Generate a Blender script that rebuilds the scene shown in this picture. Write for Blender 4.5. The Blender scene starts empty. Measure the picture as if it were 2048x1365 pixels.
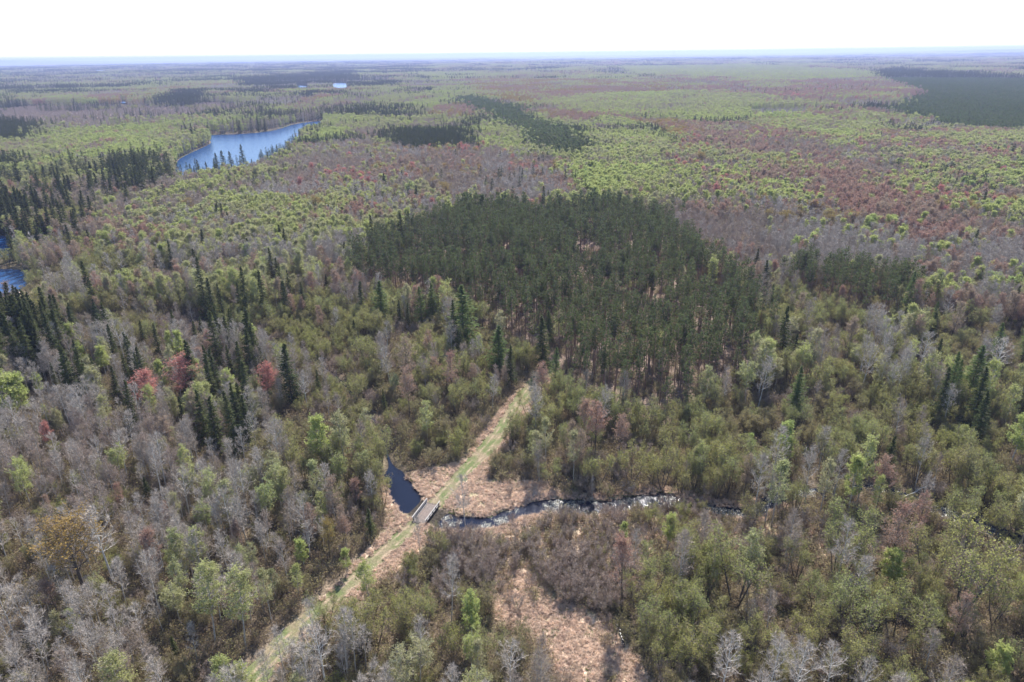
import bpy, math, random
import numpy as np
from mathutils import Matrix
rng = np.random.default_rng(7)
random.seed(7)
C = bpy.context.scene.collection
SC = bpy.context.scene
R = math.radians

# ------------------------------------------------------------------ camera
CAM_H = 90.0
PITCH, ROLL, F = R(22.75), R(-0.72), 1365.0
fwd = np.array([0, math.cos(PITCH), -math.sin(PITCH)])
up0 = np.array([0, math.sin(PITCH), math.cos(PITCH)])
rt0 = np.array([1.0, 0, 0])
rt = rt0*math.cos(ROLL) + up0*math.sin(ROLL)
up = -rt0*math.sin(ROLL) + up0*math.cos(ROLL)
cd = bpy.data.cameras.new('camera'); cam = bpy.data.objects.new('camera', cd); C.objects.link(cam)
cd.sensor_width = 36; cd.lens = 24.0; cd.clip_start = 1; cd.clip_end = 80000
m = Matrix(((rt[0], up[0], -fwd[0], 0), (rt[1], up[1], -fwd[1], 0), (rt[2], up[2], -fwd[2], CAM_H), (0, 0, 0, 1)))
cam.matrix_world = m
SC.camera = cam

# ------------------------------------------------------------------ light
SUN_EL, SUN_AZ = R(47), R(14)           # ahead of the camera, a little to the right
SUN_STRENGTH, SKY_STRENGTH, EXPOSURE = 4.8, 0.125, 1.12
HAZE_DENSITY = 8.5e-5
w = bpy.data.worlds.new('World'); SC.world = w; w.use_nodes = True
nt = w.node_tree
bg = nt.nodes['Background']; sky = nt.nodes.new('ShaderNodeTexSky')
sky.sky_type = 'NISHITA'; sky.sun_disc = False
sky.sun_elevation = SUN_EL; sky.sun_rotation = SUN_AZ
sky.altitude = 300; sky.air_density = 1.0; sky.dust_density = 0.2; sky.ozone_density = 1.0
nt.links.new(sky.outputs[0], bg.inputs[0]); bg.inputs[1].default_value = SKY_STRENGTH
sd = bpy.data.lights.new('sun', 'SUN'); sun = bpy.data.objects.new('sun', sd); C.objects.link(sun)
sd.energy = SUN_STRENGTH; sd.angle = R(0.53); sd.color = (1.0, 0.95, 0.88)
sun.rotation_euler = (-(math.pi/2 - SUN_EL), 0, -SUN_AZ)
sun.location = (0, 0, 140)
SC.view_settings.view_transform = 'Standard'; SC.view_settings.look = 'None'
SC.view_settings.exposure = EXPOSURE; SC.view_settings.gamma = 1
SC.view_settings.use_curve_mapping = False
cy = SC.cycles
cy.max_bounces = 5; cy.diffuse_bounces = 2; cy.glossy_bounces = 2; cy.transmission_bounces = 3
cy.volume_bounces = 1; cy.transparent_max_bounces = 4
cy.sample_clamp_indirect = 4
cy.volume_step_rate = 10
cy.use_denoising = True
SC.render.use_persistent_data = False

# ------------------------------------------------------------------ helpers
def ray_to(px, py, z=0.0):
    d = fwd + rt*((px-1024)/F) + up*((682.5-py)/F)
    t = (z-CAM_H)/d[2]
    return np.array([d[0]*t, d[1]*t, z])
def project(P):
    V = P - np.array([0, 0, CAM_H])
    dz = V@fwd
    return 1024 + F*(V@rt)/dz, 682.5 - F*(V@up)/dz, dz
def inside(poly, x, y):
    poly = np.asarray(poly, float); res = np.zeros(len(x), bool); n = len(poly)
    for i in range(n):
        x0, y0 = poly[i]; x1, y1 = poly[(i+1) % n]
        if y0 == y1: continue
        c = ((y0 > y) != (y1 > y)) & (x < (x1-x0)*(y-y0)/(y1-y0) + x0)
        res ^= c
    return res
def dist_poly(pts, x, y, wd=None):
    """distance to a polyline (minus half the local width when wd is given)"""
    best = np.full(len(x), 1e9)
    for i in range(len(pts)-1):
        ax, ay = pts[i][0], pts[i][1]; bx, by = pts[i+1][0], pts[i+1][1]
        L2 = (bx-ax)**2 + (by-ay)**2
        t = np.clip(((x-ax)*(bx-ax)+(y-ay)*(by-ay))/L2, 0, 1)
        d = np.hypot(x-ax-t*(bx-ax), y-ay-t*(by-ay))
        if wd is not None: d = d - (wd[i]+(wd[i+1]-wd[i])*t)/2
        best = np.minimum(best, d)
    return best
def smooth(pts, n=6):
    pts = np.asarray(pts, float); out = []
    P = np.vstack([2*pts[0]-pts[1], pts, 2*pts[-1]-pts[-2]])
    for i in range(1, len(P)-2):
        for k in range(n):
            t = k/n
            out.append(0.5*((2*P[i])+(-P[i-1]+P[i+1])*t+(2*P[i-1]-5*P[i]+4*P[i+1]-P[i+2])*t*t+(-P[i-1]+3*P[i]-3*P[i+1]+P[i+2])*t**3))
    out.append(P[-2]); return np.array(out)
# value noise
_tab = np.random.default_rng(3).random((256, 256))
def vnoise(x, y, s, o=0):
    x = x/s+o*17.3+500; y = y/s+o*9.7+500
    xi = np.floor(x).astype(int); yi = np.floor(y).astype(int); fx = x-xi; fy = y-yi
    fx = fx*fx*(3-2*fx); fy = fy*fy*(3-2*fy)
    g = lambda a, b: _tab[a % 256, b % 256]
    return (g(xi, yi)*(1-fx)+g(xi+1, yi)*fx)*(1-fy)+(g(xi, yi+1)*(1-fx)+g(xi+1, yi+1)*fx)*fy
def fbm(x, y, s, o=0):
    return (vnoise(x, y, s, o)*.55+vnoise(x, y, s*.47, o+1)*.3+vnoise(x, y, s*.21, o+2)*.15)

def W(poly, h=0.0): return [tuple(ray_to(a, b, h)[:2]) for a, b in poly]

# ------------------------------------------------------------------ layout traced on the ground
trail_px = [(470, 1400), (560, 1300), (640, 1225), (705, 1165), (765, 1107), (815, 1062), (858, 1022), (892, 984), (930, 942), (965, 906), (1002, 862), (1040, 806), (1072, 766), (1098, 736), (1104, 722)]
TRAIL = smooth(W(trail_px), 6)
creek_px = [(285, 637, 3.5), (350, 640, 3), (430, 655, 1.5), (560, 690, .9), (650, 735, .8), (715, 800, .5), (762, 860, .5), (774, 905, .3), (782, 930, .8), (788, 948, 3.4), (798, 968, 4.4), (812, 992, 5.4), (832, 1015, 5.2), (872, 1034, 5.5), (920, 1046, 4.0), (985, 1042, 3.4), (1040, 1022, 3.2), (1100, 1010, 3.8), (1160, 1014, 4.9), (1220, 1012, 3.6), (1300, 1000, 4.8), (1370, 1005, 3.0), (1440, 1020, 2.8), (1500, 1024, 2.4), (1545, 1000, 2.6), (1600, 984, 2.2), (1660, 984, 2.6), (1725, 972, 1.4), (1790, 985, 2.0), (1860, 1012, 3.5), (1950, 1048, 4), (2048, 1085, 4.5), (2200, 1150, 6)]
_c = np.array([list(ray_to(a, b)[:2])+[c] for a, b, c in creek_px])
CREEK = smooth(_c, 5)
ditch_px = [(1228, 1243, .15), (1234, 1252, .5), (1240, 1262, .55), (1243, 1270, .2), (1246, 1284, .45), (1249, 1292, .15)]
DITCH = smooth(np.array([list(ray_to(a, b)[:2])+[c] for a, b, c in ditch_px]), 4)
lake_px = [(350, 366), (350, 340), (356, 322), (374, 310), (398, 299), (422, 286), (416, 272), (470, 269), (540, 263), (590, 249), (640, 243), (650, 250), (640, 262), (612, 268), (598, 286), (572, 312), (545, 328), (500, 345), (450, 356), (400, 362)]
pondA_px = [(-120, 470), (10, 473), (26, 480), (28, 506), (14, 516), (-120, 520)]
pondB_px = [(-150, 538), (20, 539), (48, 543), (62, 557), (44, 578), (10, 594), (-150, 606)]
far1_px = [(593, 174), (602, 173), (614, 174), (616, 177), (606, 178), (596, 177)]
far2_px = [(664, 171), (676, 168), (692, 169), (694, 177), (680, 179), (668, 177)]
far3_px = [(241, 206), (250, 205), (255, 207), (251, 209), (243, 209)]
WATERS = [('lake', lake_px), ('pond', pondA_px), ('pond', pondB_px), ('distant_pond', far1_px), ('distant_pond', far2_px), ('distant_pond', far3_px)]
def wobble(poly, n=5, a=0.25):
    P = smooth(poly+[poly[0]], n)[:-1]
    return P
WATER_W = [(n, np.array([ray_to(a, b)[:2] for a, b in wobble(p)])) for n, p in WATERS]

# zones, traced in the photo at ground level (h=0) or canopy level; later ones win
Z = []
def zone(name, h, poly): Z.append((name, h, poly))
zone('far', 8, [(-3000, -50), (5000, -50), (5000, 470), (-3000, 470)])
zone('leftgreen', 8, [(-3000, 240), (420, 240), (400, 300), (340, 360), (300, 420), (-3000, 440)])
zone('limegrove', 8, [(-600, 300), (200, 262), (320, 255), (352, 272), (330, 312), (200, 322), (90, 335), (-600, 345)])
zone('marsh', 4, [(-1200, 218), (0, 214), (150, 206), (300, 210), (420, 203), (505, 206), (480, 226), (400, 240), (220, 256), (100, 264), (-1200, 270)])
zone('sprucebelt', 6, [(-600, 335), (80, 335), (200, 330), (300, 318), (335, 360), (290, 400), (210, 470), (120, 480), (40, 470), (-600, 470)])
zone('paleaspen', 6, [(190, 430), (340, 365), (520, 335), (640, 300), (780, 310), (900, 380), (860, 450), (740, 480), (700, 560), (520, 560), (300, 530), (190, 510)])
zone('mauvemix', 6, [(560, 330), (700, 290), (760, 300), (940, 300), (1100, 330), (1140, 380), (1150, 430), (940, 420), (840, 440), (720, 450), (600, 400)])
zone('oliveleft', 4, [(-600, 600), (-600, 480), (60, 500), (190, 500), (330, 530), (520, 540), (700, 545), (720, 640), (640, 690), (420, 660), (300, 650), (100, 640), (-600, 640)])
zone('shrubleft', 3, [(180, 640), (300, 610), (420, 640), (620, 660), (700, 720), (760, 800), (700, 860), (640, 800), (560, 740), (400, 690), (200, 680)])
zone('sprucemix', 0, [(-700, 680), (120, 680), (230, 700), (420, 690), (560, 720), (640, 800), (600, 860), (530, 930), (470, 940), (330, 890), (130, 870), (-700, 880)])
zone('barewood', 0, [(-900, 860), (130, 850), (330, 870), (480, 930), (590, 1010), (700, 1090), (720, 1120), (640, 1195), (560, 1270), (440, 1400), (300, 1700), (-900, 1900)])
zone('barefront', 0, [(360, 1365), (480, 1345), (620, 1310), (760, 1320), (880, 1340), (1110, 1360), (1100, 1800), (0, 1800)])
zone('barefrontright', 0, [(1370, 1410), (1500, 1395), (1690, 1400), (1720, 1800), (1350, 1800)])
zone('rightgrey', 6, [(1380, 470), (1500, 455), (1700, 470), (2100, 440), (3200, 430), (3200, 640), (2048, 640), (1880, 620), (1800, 600), (1700, 560), (1560, 560), (1420, 560)])
zone('reds', 8, [(1320, 335), (1400, 262), (1600, 272), (2100, 300), (3500, 300), (3500, 430), (2048, 440), (1700, 450), (1420, 440), (1330, 400)])
zone('reds', 8, [(1340, 152), (1600, 158), (1830, 166), (1835, 200), (1600, 214), (1350, 192)])
zone('golds', 8, [(940, 160), (1340, 162), (1345, 205), (1050, 212), (950, 192)])
zone('limegrove', 8, [(1125, 345), (1205, 292), (1290, 284), (1335, 300), (1315, 332), (1400, 372), (1395, 415), (1200, 398)])
zone('limegrove', 8, [(1080, 205), (1200, 192), (1400, 186), (1620, 204), (1600, 240), (1420, 248), (1220, 234), (1100, 222)])
zone('limegrove', 8, [(1240, 136), (1500, 132), (1700, 142), (1780, 156), (1600, 166), (1250, 150)])
zone('limegrove', 8, [(1560, 246), (1680, 226), (1765, 226), (1785, 258), (1700, 284), (1560, 268)])
zone('limegrove', 8, [(1850, 262), (2048, 268), (3500, 280), (3500, 310), (2048, 300), (1900, 298)])
zone('greyfield', 5, [(1470, 222), (1620, 218), (1640, 235), (1500, 236)])
zone('youngpine', 7, [(912, 202), (945, 195), (1010, 213), (1046, 215), (1064, 242), (1150, 264), (1204, 302), (1142, 324), (1072, 304), (1030, 264), (950, 227)])
zone('densepine', 7, [(766, 276), (790, 266), (880, 268), (932, 262), (936, 300), (880, 306), (840, 308), (790, 298)])
zone('bigplantation', 7, [(1765, 226), (1800, 205), (1835, 186), (1780, 168), (1735, 150), (1800, 140), (1900, 150), (2048, 158), (3600, 170), (3600, 300), (2048, 272), (1930, 262)])
zone('darkpatch', 7, [(300, 206), (335, 192), (400, 184), (412, 196), (372, 208)])
zone('darkpatch', 7, [(470, 160), (700, 150), (720, 160), (560, 175), (480, 176)])
zone('darkpatch', 7, [(-200, 236), (60, 248), (85, 262), (70, 290), (-200, 292)])
zone('plantation', 0, [(700, 560), (770, 520), (850, 482), (925, 452), (1000, 450), (1090, 455), (1200, 446), (1335, 462), (1350, 500), (1400, 545), (1460, 600), (1510, 650), (1528, 700), (1500, 745), (1440, 790), (1395, 805), (1335, 850), (1200, 815), (1120, 778), (1104, 735), (1085, 700), (1000, 680), (950, 640), (860, 610), (740, 600)])
zone('spruceclump', 0, [(-300, 690), (0, 680), (110, 690), (150, 730), (150, 775), (60, 790), (-300, 800)])
zone('smallgrove', 0, [(1555, 590), (1600, 575), (1740, 585), (1815, 600), (1825, 640), (1745, 655), (1640, 625)])
zone('creekshrub', 0, [(1010, 1010), (1100, 1000), (1300, 1040), (1480, 1060), (1700, 1040), (1900, 1110), (2200, 1220), (2200, 1260), (1900, 1150), (1600, 1110), (1300, 1110), (1230, 1240), (1110, 1190), (1000, 1130), (880, 1075)])
zone('creekshrub', 0, [(-150, 596), (20, 596), (60, 560), (110, 580), (130, 625), (60, 640), (-150, 640)])
zone('clear', 0, [(1100, 728), (1112, 760), (1075, 810), (1036, 866), (985, 930), (975, 962), (1100, 966), (1115, 1000), (1080, 1050), (1000, 1075), (870, 1075), (820, 1120), (770, 1165), (700, 1215), (630, 1275), (560, 1340), (520, 1345), (560, 1290), (640, 1205), (700, 1145), (730, 1105), (770, 1062), (775, 1030), (762, 990), (772, 950), (830, 945), (930, 922), (962, 868), (1003, 815), (1052, 768), (1082, 738)])
zone('thicket', 0, [(1075, 1125), (1180, 1110), (1290, 1150), (1265, 1235), (1180, 1228), (1120, 1205)])
zone('thicket', 0, [(880, 1080), (980, 1085), (1010, 1130), (985, 1170), (900, 1150)])
zone('creekshrub', 0, [(1120, 990), (1170, 995), (1260, 990), (1340, 990), (1440, 1005), (1445, 1050), (1340, 1040), (1150, 1050), (1110, 1035)])
zone('meadow', 0, [(1000, 1140), (1060, 1150), (1115, 1200), (1200, 1230), (1245, 1270), (1300, 1360), (1340, 1500), (1090, 1500), (1120, 1370), (1070, 1290), (985, 1240), (975, 1180)])

def zones_of(x, y):
    out = np.full(len(x), 'alderwood', dtype='<U16')
    cache = {}
    for n, h, poly in Z:
        if h not in cache:
            px, py, dz = project(np.stack([x, y, np.full(len(x), float(h))], 1))
            cache[h] = (np.where(dz > 1, px, -9e5), py)
        px, py = cache[h]
        # ragged edges, in metres turned to pixels by the perspective
        out[inside(poly, px, py)] = n
    return out

# ------------------------------------------------------------------ ground height
def height(x, y):
    r = np.hypot(x, y)
    k = np.clip((r-1500)/6000, 0, 1)
    z = k*(34*(fbm(x, y, 2600, 4)-.5)+12*(fbm(x, y, 700, 8)-.5))
    kk = np.clip((r-12000)/12000, 0, 1)
    z += kk*60*np.clip(fbm(x, y, 9000, 12)-.30, 0, 1)
    # low rise on the left skyline
    ang = np.degrees(np.arctan2(x, y))
    z += 95*np.exp(-((ang+36)/6.0)**2)*np.clip((r-15000)/6000, 0, 1)
    z += 70*np.exp(-((ang-36)/9.0)**2)*np.clip((r-11000)/6000, 0, 1)
    z += (fbm(x, y, 23, 2)-.5)*0.8*np.clip(1-(r-300)/500, 0, 1)
    return z
def water_dip(x, y, z):
    d = dist_poly(CREEK[:, :2], x, y, CREEK[:, 2])
    z = z*np.clip((d+0)/6, 0, 1)
    z = z - 1.1*np.clip(1-(d+.6)/1.8, 0, 1)
    d = dist_poly(DITCH[:, :2], x, y, DITCH[:, 2])
    z = z - .5*np.clip(1-(d+.2)/1.0, 0, 1)*(d < 1.5)
    dt = dist_poly(TRAIL, x, y)
    z = np.where(dt < 6, z*np.clip((dt-2.5)/3.5, 0, 1), z) if True else z
    return z

# ------------------------------------------------------------------ materials
def mat(name):
    M = bpy.data.materials.new(name); M.use_nodes = True
    n = M.node_tree; n.nodes.clear()
    out = n.nodes.new('ShaderNodeOutputMaterial')
    return M, n, out
def randmix(n, cols):
    """colour ramp driven by the per-object random number"""
    oi = n.nodes.new('ShaderNodeObjectInfo'); cr = n.nodes.new('ShaderNodeValToRGB')
    e = cr.color_ramp.elements
    while len(e) < len(cols): e.new(0.5)
    for i, c in enumerate(cols):
        e[i].position = i/(len(cols)-1); e[i].color = (*c, 1)
    gq = n.nodes.new('ShaderNodeNewGeometry'); tq = n.nodes.new('ShaderNodeTexNoise'); tq.inputs['Scale'].default_value = .022; tq.inputs['Detail'].default_value = 2
    n.links.new(gq.outputs['Position'], tq.inputs['Vector'])
    mq = n.nodes.new('ShaderNodeMapRange'); mq.inputs[1].default_value = .3; mq.inputs[2].default_value = .7; n.links.new(tq.outputs[0], mq.inputs[0])
    mm = n.nodes.new('ShaderNodeMix'); mm.inputs[0].default_value = .5; n.links.new(oi.outputs['Random'], mm.inputs[2]); n.links.new(mq.outputs[0], mm.inputs[3])
    n.links.new(mm.outputs[0], cr.inputs[0])
    return cr.outputs[0], oi
def speckle(n, col, lo=.7, hi=1.3, scale=3.0):
    g = n.nodes.new('ShaderNodeNewGeometry'); tx = n.nodes.new('ShaderNodeTexNoise'); tx.inputs['Scale'].default_value = scale
    n.links.new(g.outputs['Position'], tx.inputs['Vector'])
    mr = n.nodes.new('ShaderNodeMapRange'); mr.inputs[1].default_value = .3; mr.inputs[2].default_value = .7
    mr.inputs[3].default_value = lo; mr.inputs[4].default_value = hi
    n.links.new(tx.outputs[0], mr.inputs[0])
    mx = n.nodes.new('ShaderNodeVectorMath'); mx.operation = 'SCALE'
    n.links.new(col, mx.inputs[0]); n.links.new(mr.outputs[0], mx.inputs['Scale'])
    return mx.outputs[0]
def leaf_mat(name, cols, trans=.45, scale=1.2):
    M, n, out = mat(name)
    c, _ = randmix(n, cols); c = speckle(n, c, .72, 1.28, scale)
    d = n.nodes.new('ShaderNodeBsdfDiffuse'); t = n.nodes.new('ShaderNodeBsdfTranslucent'); mx = n.nodes.new('ShaderNodeMixShader')
    n.links.new(c, d.inputs[0]); n.links.new(c, t.inputs[0]); mx.inputs[0].default_value = trans
    n.links.new(d.outputs[0], mx.inputs[1]); n.links.new(t.outputs[0], mx.inputs[2]); n.links.new(mx.outputs[0], out.inputs[0])
    return M
def bark_mat(name, cols, scale=2.0, rough=.85):
    M, n, out = mat(name)
    c, _ = randmix(n, cols); c = speckle(n, c, .7, 1.25, scale)
    p = n.nodes.new('ShaderNodeBsdfPrincipled'); p.inputs['Roughness'].default_value = rough
    p.inputs['Specular IOR Level'].default_value = .25
    n.links.new(c, p.inputs['Base Color']); n.links.new(p.outputs[0], out.inputs[0])
    return M
ML = {
 'pine': leaf_mat('pine_needles', [(.11, .135, .058), (.14, .165, .068), (.115, .14, .065), (.11, .12, .06)], .45),
 'youngpine': leaf_mat('young_pine_needles', [(.12, .165, .055), (.15, .195, .065), (.11, .145, .055)], .4),
 'spruce': leaf_mat('spruce_needles', [(.065, .085, .038), (.10, .115, .045), (.06, .08, .04)], .3),
 'tamarack': leaf_mat('tamarack_needles', [(.13, .185, .065), (.16, .21, .075), (.14, .19, .075)], .45),
 'aspenleaf': leaf_mat('young_aspen_leaf', [(.36, .39, .17), (.40, .43, .15), (.37, .35, .20), (.34, .40, .15)], .58),
 'poplarleaf': leaf_mat('bright_poplar_leaf', [(.36, .41, .15), (.42, .45, .16), (.33, .41, .15)], .58),
 'mapleflower': leaf_mat('red_maple_blossom', [(.52, .19, .17), (.52, .24, .20), (.48, .17, .16)], .5),
 'bud': leaf_mat('swelling_bud', [(.37, .28, .19), (.38, .26, .18), (.33, .27, .20), (.38, .32, .18), (.35, .24, .19)], .4),
 'maplebud': leaf_mat('maple_bud', [(.38, .26, .185), (.39, .225, .17), (.36, .28, .195), (.37, .24, .185)], .45),
 'oakbud': leaf_mat('golden_bud', [(.34, .22, .09), (.36, .27, .08), (.30, .24, .10)], .45),
 'alderleaf': leaf_mat('alder_leaf', [(.27, .28, .11), (.33, .34, .11), (.27, .25, .125), (.33, .28, .14), (.26, .31, .11)], .55),
 'willowleaf': leaf_mat('willow_leaf', [(.30, .29, .12), (.36, .35, .12), (.29, .32, .12), (.34, .27, .13)], .55),
 'brush': leaf_mat('brush_leaf', [(.28, .27, .12), (.34, .30, .15), (.32, .24, .16), (.26, .30, .11)], .5),
}
MB = {
 'pinebark': bark_mat('pine_bark', [(.24, .155, .115), (.28, .18, .14), (.20, .145, .12)]),
 'darkbark': bark_mat('dark_bark', [(.09, .075, .065), (.13, .11, .095)]),
 'aspenbark': bark_mat('aspen_bark', [(.36, .33, .29), (.45, .42, .38), (.30, .28, .25)], 1.2),
 'greytwig': bark_mat('grey_twig', [(.41, .355, .305), (.46, .40, .345), (.37, .32, .27)]),
 'mauvetwig': bark_mat('mauve_twig', [(.34, .27, .235), (.38, .31, .265), (.31, .25, .21)]),
 'browntwig': bark_mat('brown_twig', [(.22, .175, .145), (.27, .21, .175), (.20, .17, .14)]),
 'whitebark': bark_mat('white_bark', [(.62, .60, .56), (.55, .53, .50)], 1.0),
}

# ------------------------------------------------------------------ mesh collector
class MBld:
    def __init__(s): s.v = []; s.f = []; s.m = []; s.n = 0
    def add(s, V, Fc, mi):
        V = np.asarray(V, np.float32).reshape(-1, 3); Fc = np.asarray(Fc, np.int32).reshape(-1, 3)
        s.v.append(V); s.f.append(Fc+s.n); s.m.append(np.full(len(Fc), mi, np.int32)); s.n += len(V)
    def arrays(s): return np.vstack(s.v), np.vstack(s.f), np.concatenate(s.m)
def to_mesh(name, V, Fc, mi, mats, smooth_=False):
    me = bpy.data.meshes.new(name)
    me.vertices.add(len(V)); me.vertices.foreach_set('co', np.ascontiguousarray(V, np.float32).ravel())
    nf = len(Fc); me.loops.add(nf*3); me.loops.foreach_set('vertex_index', np.ascontiguousarray(Fc, np.int32).ravel())
    me.polygons.add(nf); me.polygons.foreach_set('loop_start', np.arange(0, nf*3, 3, dtype=np.int32))
    me.polygons.foreach_set('loop_total', np.full(nf, 3, np.int32))
    me.polygons.foreach_set('material_index', np.ascontiguousarray(mi, np.int32))
    me.polygons.foreach_set('use_smooth', np.full(nf, smooth_))
    for M in mats: me.materials.append(M)
    me.update(calc_edges=True); return me
def nrm(a): return a/np.maximum(np.linalg.norm(a, axis=-1, keepdims=True), 1e-9)
def perp(d, r):
    v = r.normal(size=d.shape); v -= (v*d).sum(-1, keepdims=True)*d; return nrm(v)
def prism(b, p0, p1, r0, r1, mi, sides=3):
    """tapered prisms between arrays of points"""
    p0 = np.atleast_2d(p0); p1 = np.atleast_2d(p1); r0 = np.broadcast_to(r0, (len(p0),)); r1 = np.broadcast_to(r1, (len(p0),))
    d = nrm(p1-p0); ref = np.where(np.abs(d[:, 2:3]) > .9, np.array([[1., 0, 0]]), np.array([[0, 0, 1.]]))
    a = nrm(np.cross(d, ref)); c = np.cross(d, a); N = len(p0)
    ring = []
    for k in range(sides):
        th = 2*math.pi*k/sides; o = a*math.cos(th)+c*math.sin(th)
        ring.append((p0+o*r0[:, None], p1+o*r1[:, None]))
    V = np.stack([q for k in range(sides) for q in ring[k]], 1)   # N, 2*sides, 3
    F0 = []
    for k in range(sides):
        k2 = (k+1) % sides
        F0 += [(2*k, 2*k2, 2*k+1), (2*k+1, 2*k2, 2*k2+1)]
    F0 = np.array(F0)[None]+np.arange(N)[:, None, None]*2*sides
    b.add(V, F0, mi)
def sliver(b, p, d, L, wd, mi, r):
    s = perp(d, r)*(np.broadcast_to(wd, (len(p),))/2)[:, None]
    V = np.stack([p-s, p+s, p+d*np.broadcast_to(L, (len(p),))[:, None]], 1)
    b.add(V, np.arange(len(p)*3).reshape(-1, 3), mi)
def flakes(b, p, size, mi, r, flat=0.0):
    N = len(p); a = nrm(r.normal(size=(N, 3))); 
    if flat: a[:, 2] *= (1-flat); a = nrm(a)
    c = perp(a, r); s = (size*r.uniform(.6, 1.3, N))[:, None]
    V = np.stack([p+a*s*.6, p-a*s*.45+c*s*.5, p-a*s*.45-c*s*.5], 1)
    b.add(V, np.arange(N*3).reshape(-1, 3), mi)
def tilt(d, ang, r, upb=0.0):
    q = perp(d, r); o = d*np.cos(ang)[:, None]+q*np.sin(ang)[:, None]; o[:, 2] += upb; return nrm(o)

# ------------------------------------------------------------------ tree builders: return (trunk builder, crown builder)
def decid(seed, H=14, R_=2.6, clear=.45, stems=1, lean=.05, limbs=26, subs=7, twigs=6, leaves=0, lsize=.16, r0=.14, tw=.035, a0=60, a1=25, dome=.5, twl=.8, bend=.35):
    r = np.random.default_rng(seed); T = MBld(); K = MBld()
    for s in range(stems):
        az = r.uniform(0, 6.28) if stems == 1 else 6.28*s/stems+r.uniform(-.5, .5)
        ln = lean*r.uniform(.6, 1.3); h = H*r.uniform(.82, 1.0) if stems > 1 else H
        n = 7; t = np.linspace(0, 1, n)
        off = np.stack([math.cos(az)*ln*h*t**.8, math.sin(az)*ln*h*t**.8, h*t*math.sqrt(max(.3, 1-ln*ln))], 1)
        wig = np.cumsum(r.normal(0, .022*h/n, (n, 3)), 0); wig[0] = 0; wig[:, 2] *= .2
        P = off+wig+(np.array([math.cos(az), math.sin(az), 0])*.15*(stems > 1)); P[0, 2] = -.25
        rad = r0*(1-t*.88)*(1 if stems == 1 else .7)
        prism(T, P[:-1], P[1:], rad[:-1], rad[1:], 0, 6)
        nl = max(3, limbs//stems)
        tt = np.sort(r.uniform(clear, .98, nl)); base = np.stack([np.interp(tt, t, P[:, k]) for k in range(3)], 1)
        u = (tt-clear)/(1-clear)
        prof = np.sin(np.pi*(.22+.66*u))**.8*(1-.12*u) if stems == 1 else (1-.42*u)
        L = R_*prof*r.uniform(.7, 1.15, nl)
        azl = np.arange(nl)*2.4+r.uniform(-.4, .4, nl); an = np.radians(a0+(a1-a0)*u+r.normal(0, 7, nl))
        d1 = np.stack([np.cos(azl)*np.sin(an), np.sin(azl)*np.sin(an), np.cos(an)], 1)
        if stems > 1: d1 = nrm(d1+nrm(P[-1]-P[0])*.4)
        d2 = nrm(d1+np.array([0, 0, bend])); d3 = nrm(d2+np.array([0, 0, bend])+r.normal(0, .12, (nl, 3)))
        p1 = base+d1*(L*.4)[:, None]; p2 = p1+d2*(L*.35)[:, None]; p3 = p2+d3*(L*.35)[:, None]
        lr = np.interp(tt, t, rad)*.5
        prism(T, base, p1, lr, lr*.75, 0); prism(T, p1, p2, lr*.75, lr*.45, 0); prism(T, p2, p3, lr*.45, .008, 0)
        # leader ends in twigs too
        ns = nl*subs; li = np.repeat(np.arange(nl), subs); st = r.uniform(.2, 1.0, ns)
        seg = np.where(st < .4, 0, np.where(st < .72, 1, 2))
        A = np.stack([base, p1, p2])[seg, li]; B = np.stack([p1, p2, p3])[seg, li]
        fr = np.where(seg == 0, st/.4, np.where(seg == 1, (st-.4)/.32, (st-.72)/.28))[:, None]
        sp = A+(B-A)*fr; dd = nrm(B-A)
        sdir = tilt(dd, np.radians(r.uniform(25, 60, ns)), r, .25); sL = L[li]*.42*(1.15-.5*st)*r.uniform(.6, 1.2, ns)
        sliver(K, sp, sdir, sL, tw*1.5, 0, r)
        nt_ = ns*twigs; ti = np.repeat(np.arange(ns), twigs); tt2 = r.uniform(.15, 1, nt_)
        tp = sp[ti]+sdir[ti]*(sL[ti]*tt2)[:, None]
        td = tilt(sdir[ti], np.radians(r.uniform(20, 60, nt_)), r, .2); tL = twl*r.uniform(.5, 1.2, nt_)
        sliver(K, tp, td, tL, tw, 0, r)
        if leaves:
            nv = leaves//stems; j = r.integers(0, nt_, nv)
            lp = tp[j]+td[j]*(tL[j]*r.uniform(.2, 1.1, nv))[:, None]+r.normal(0, .10, (nv, 3))
            flakes(K, lp, lsize, 1, r)
    return T, K
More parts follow.
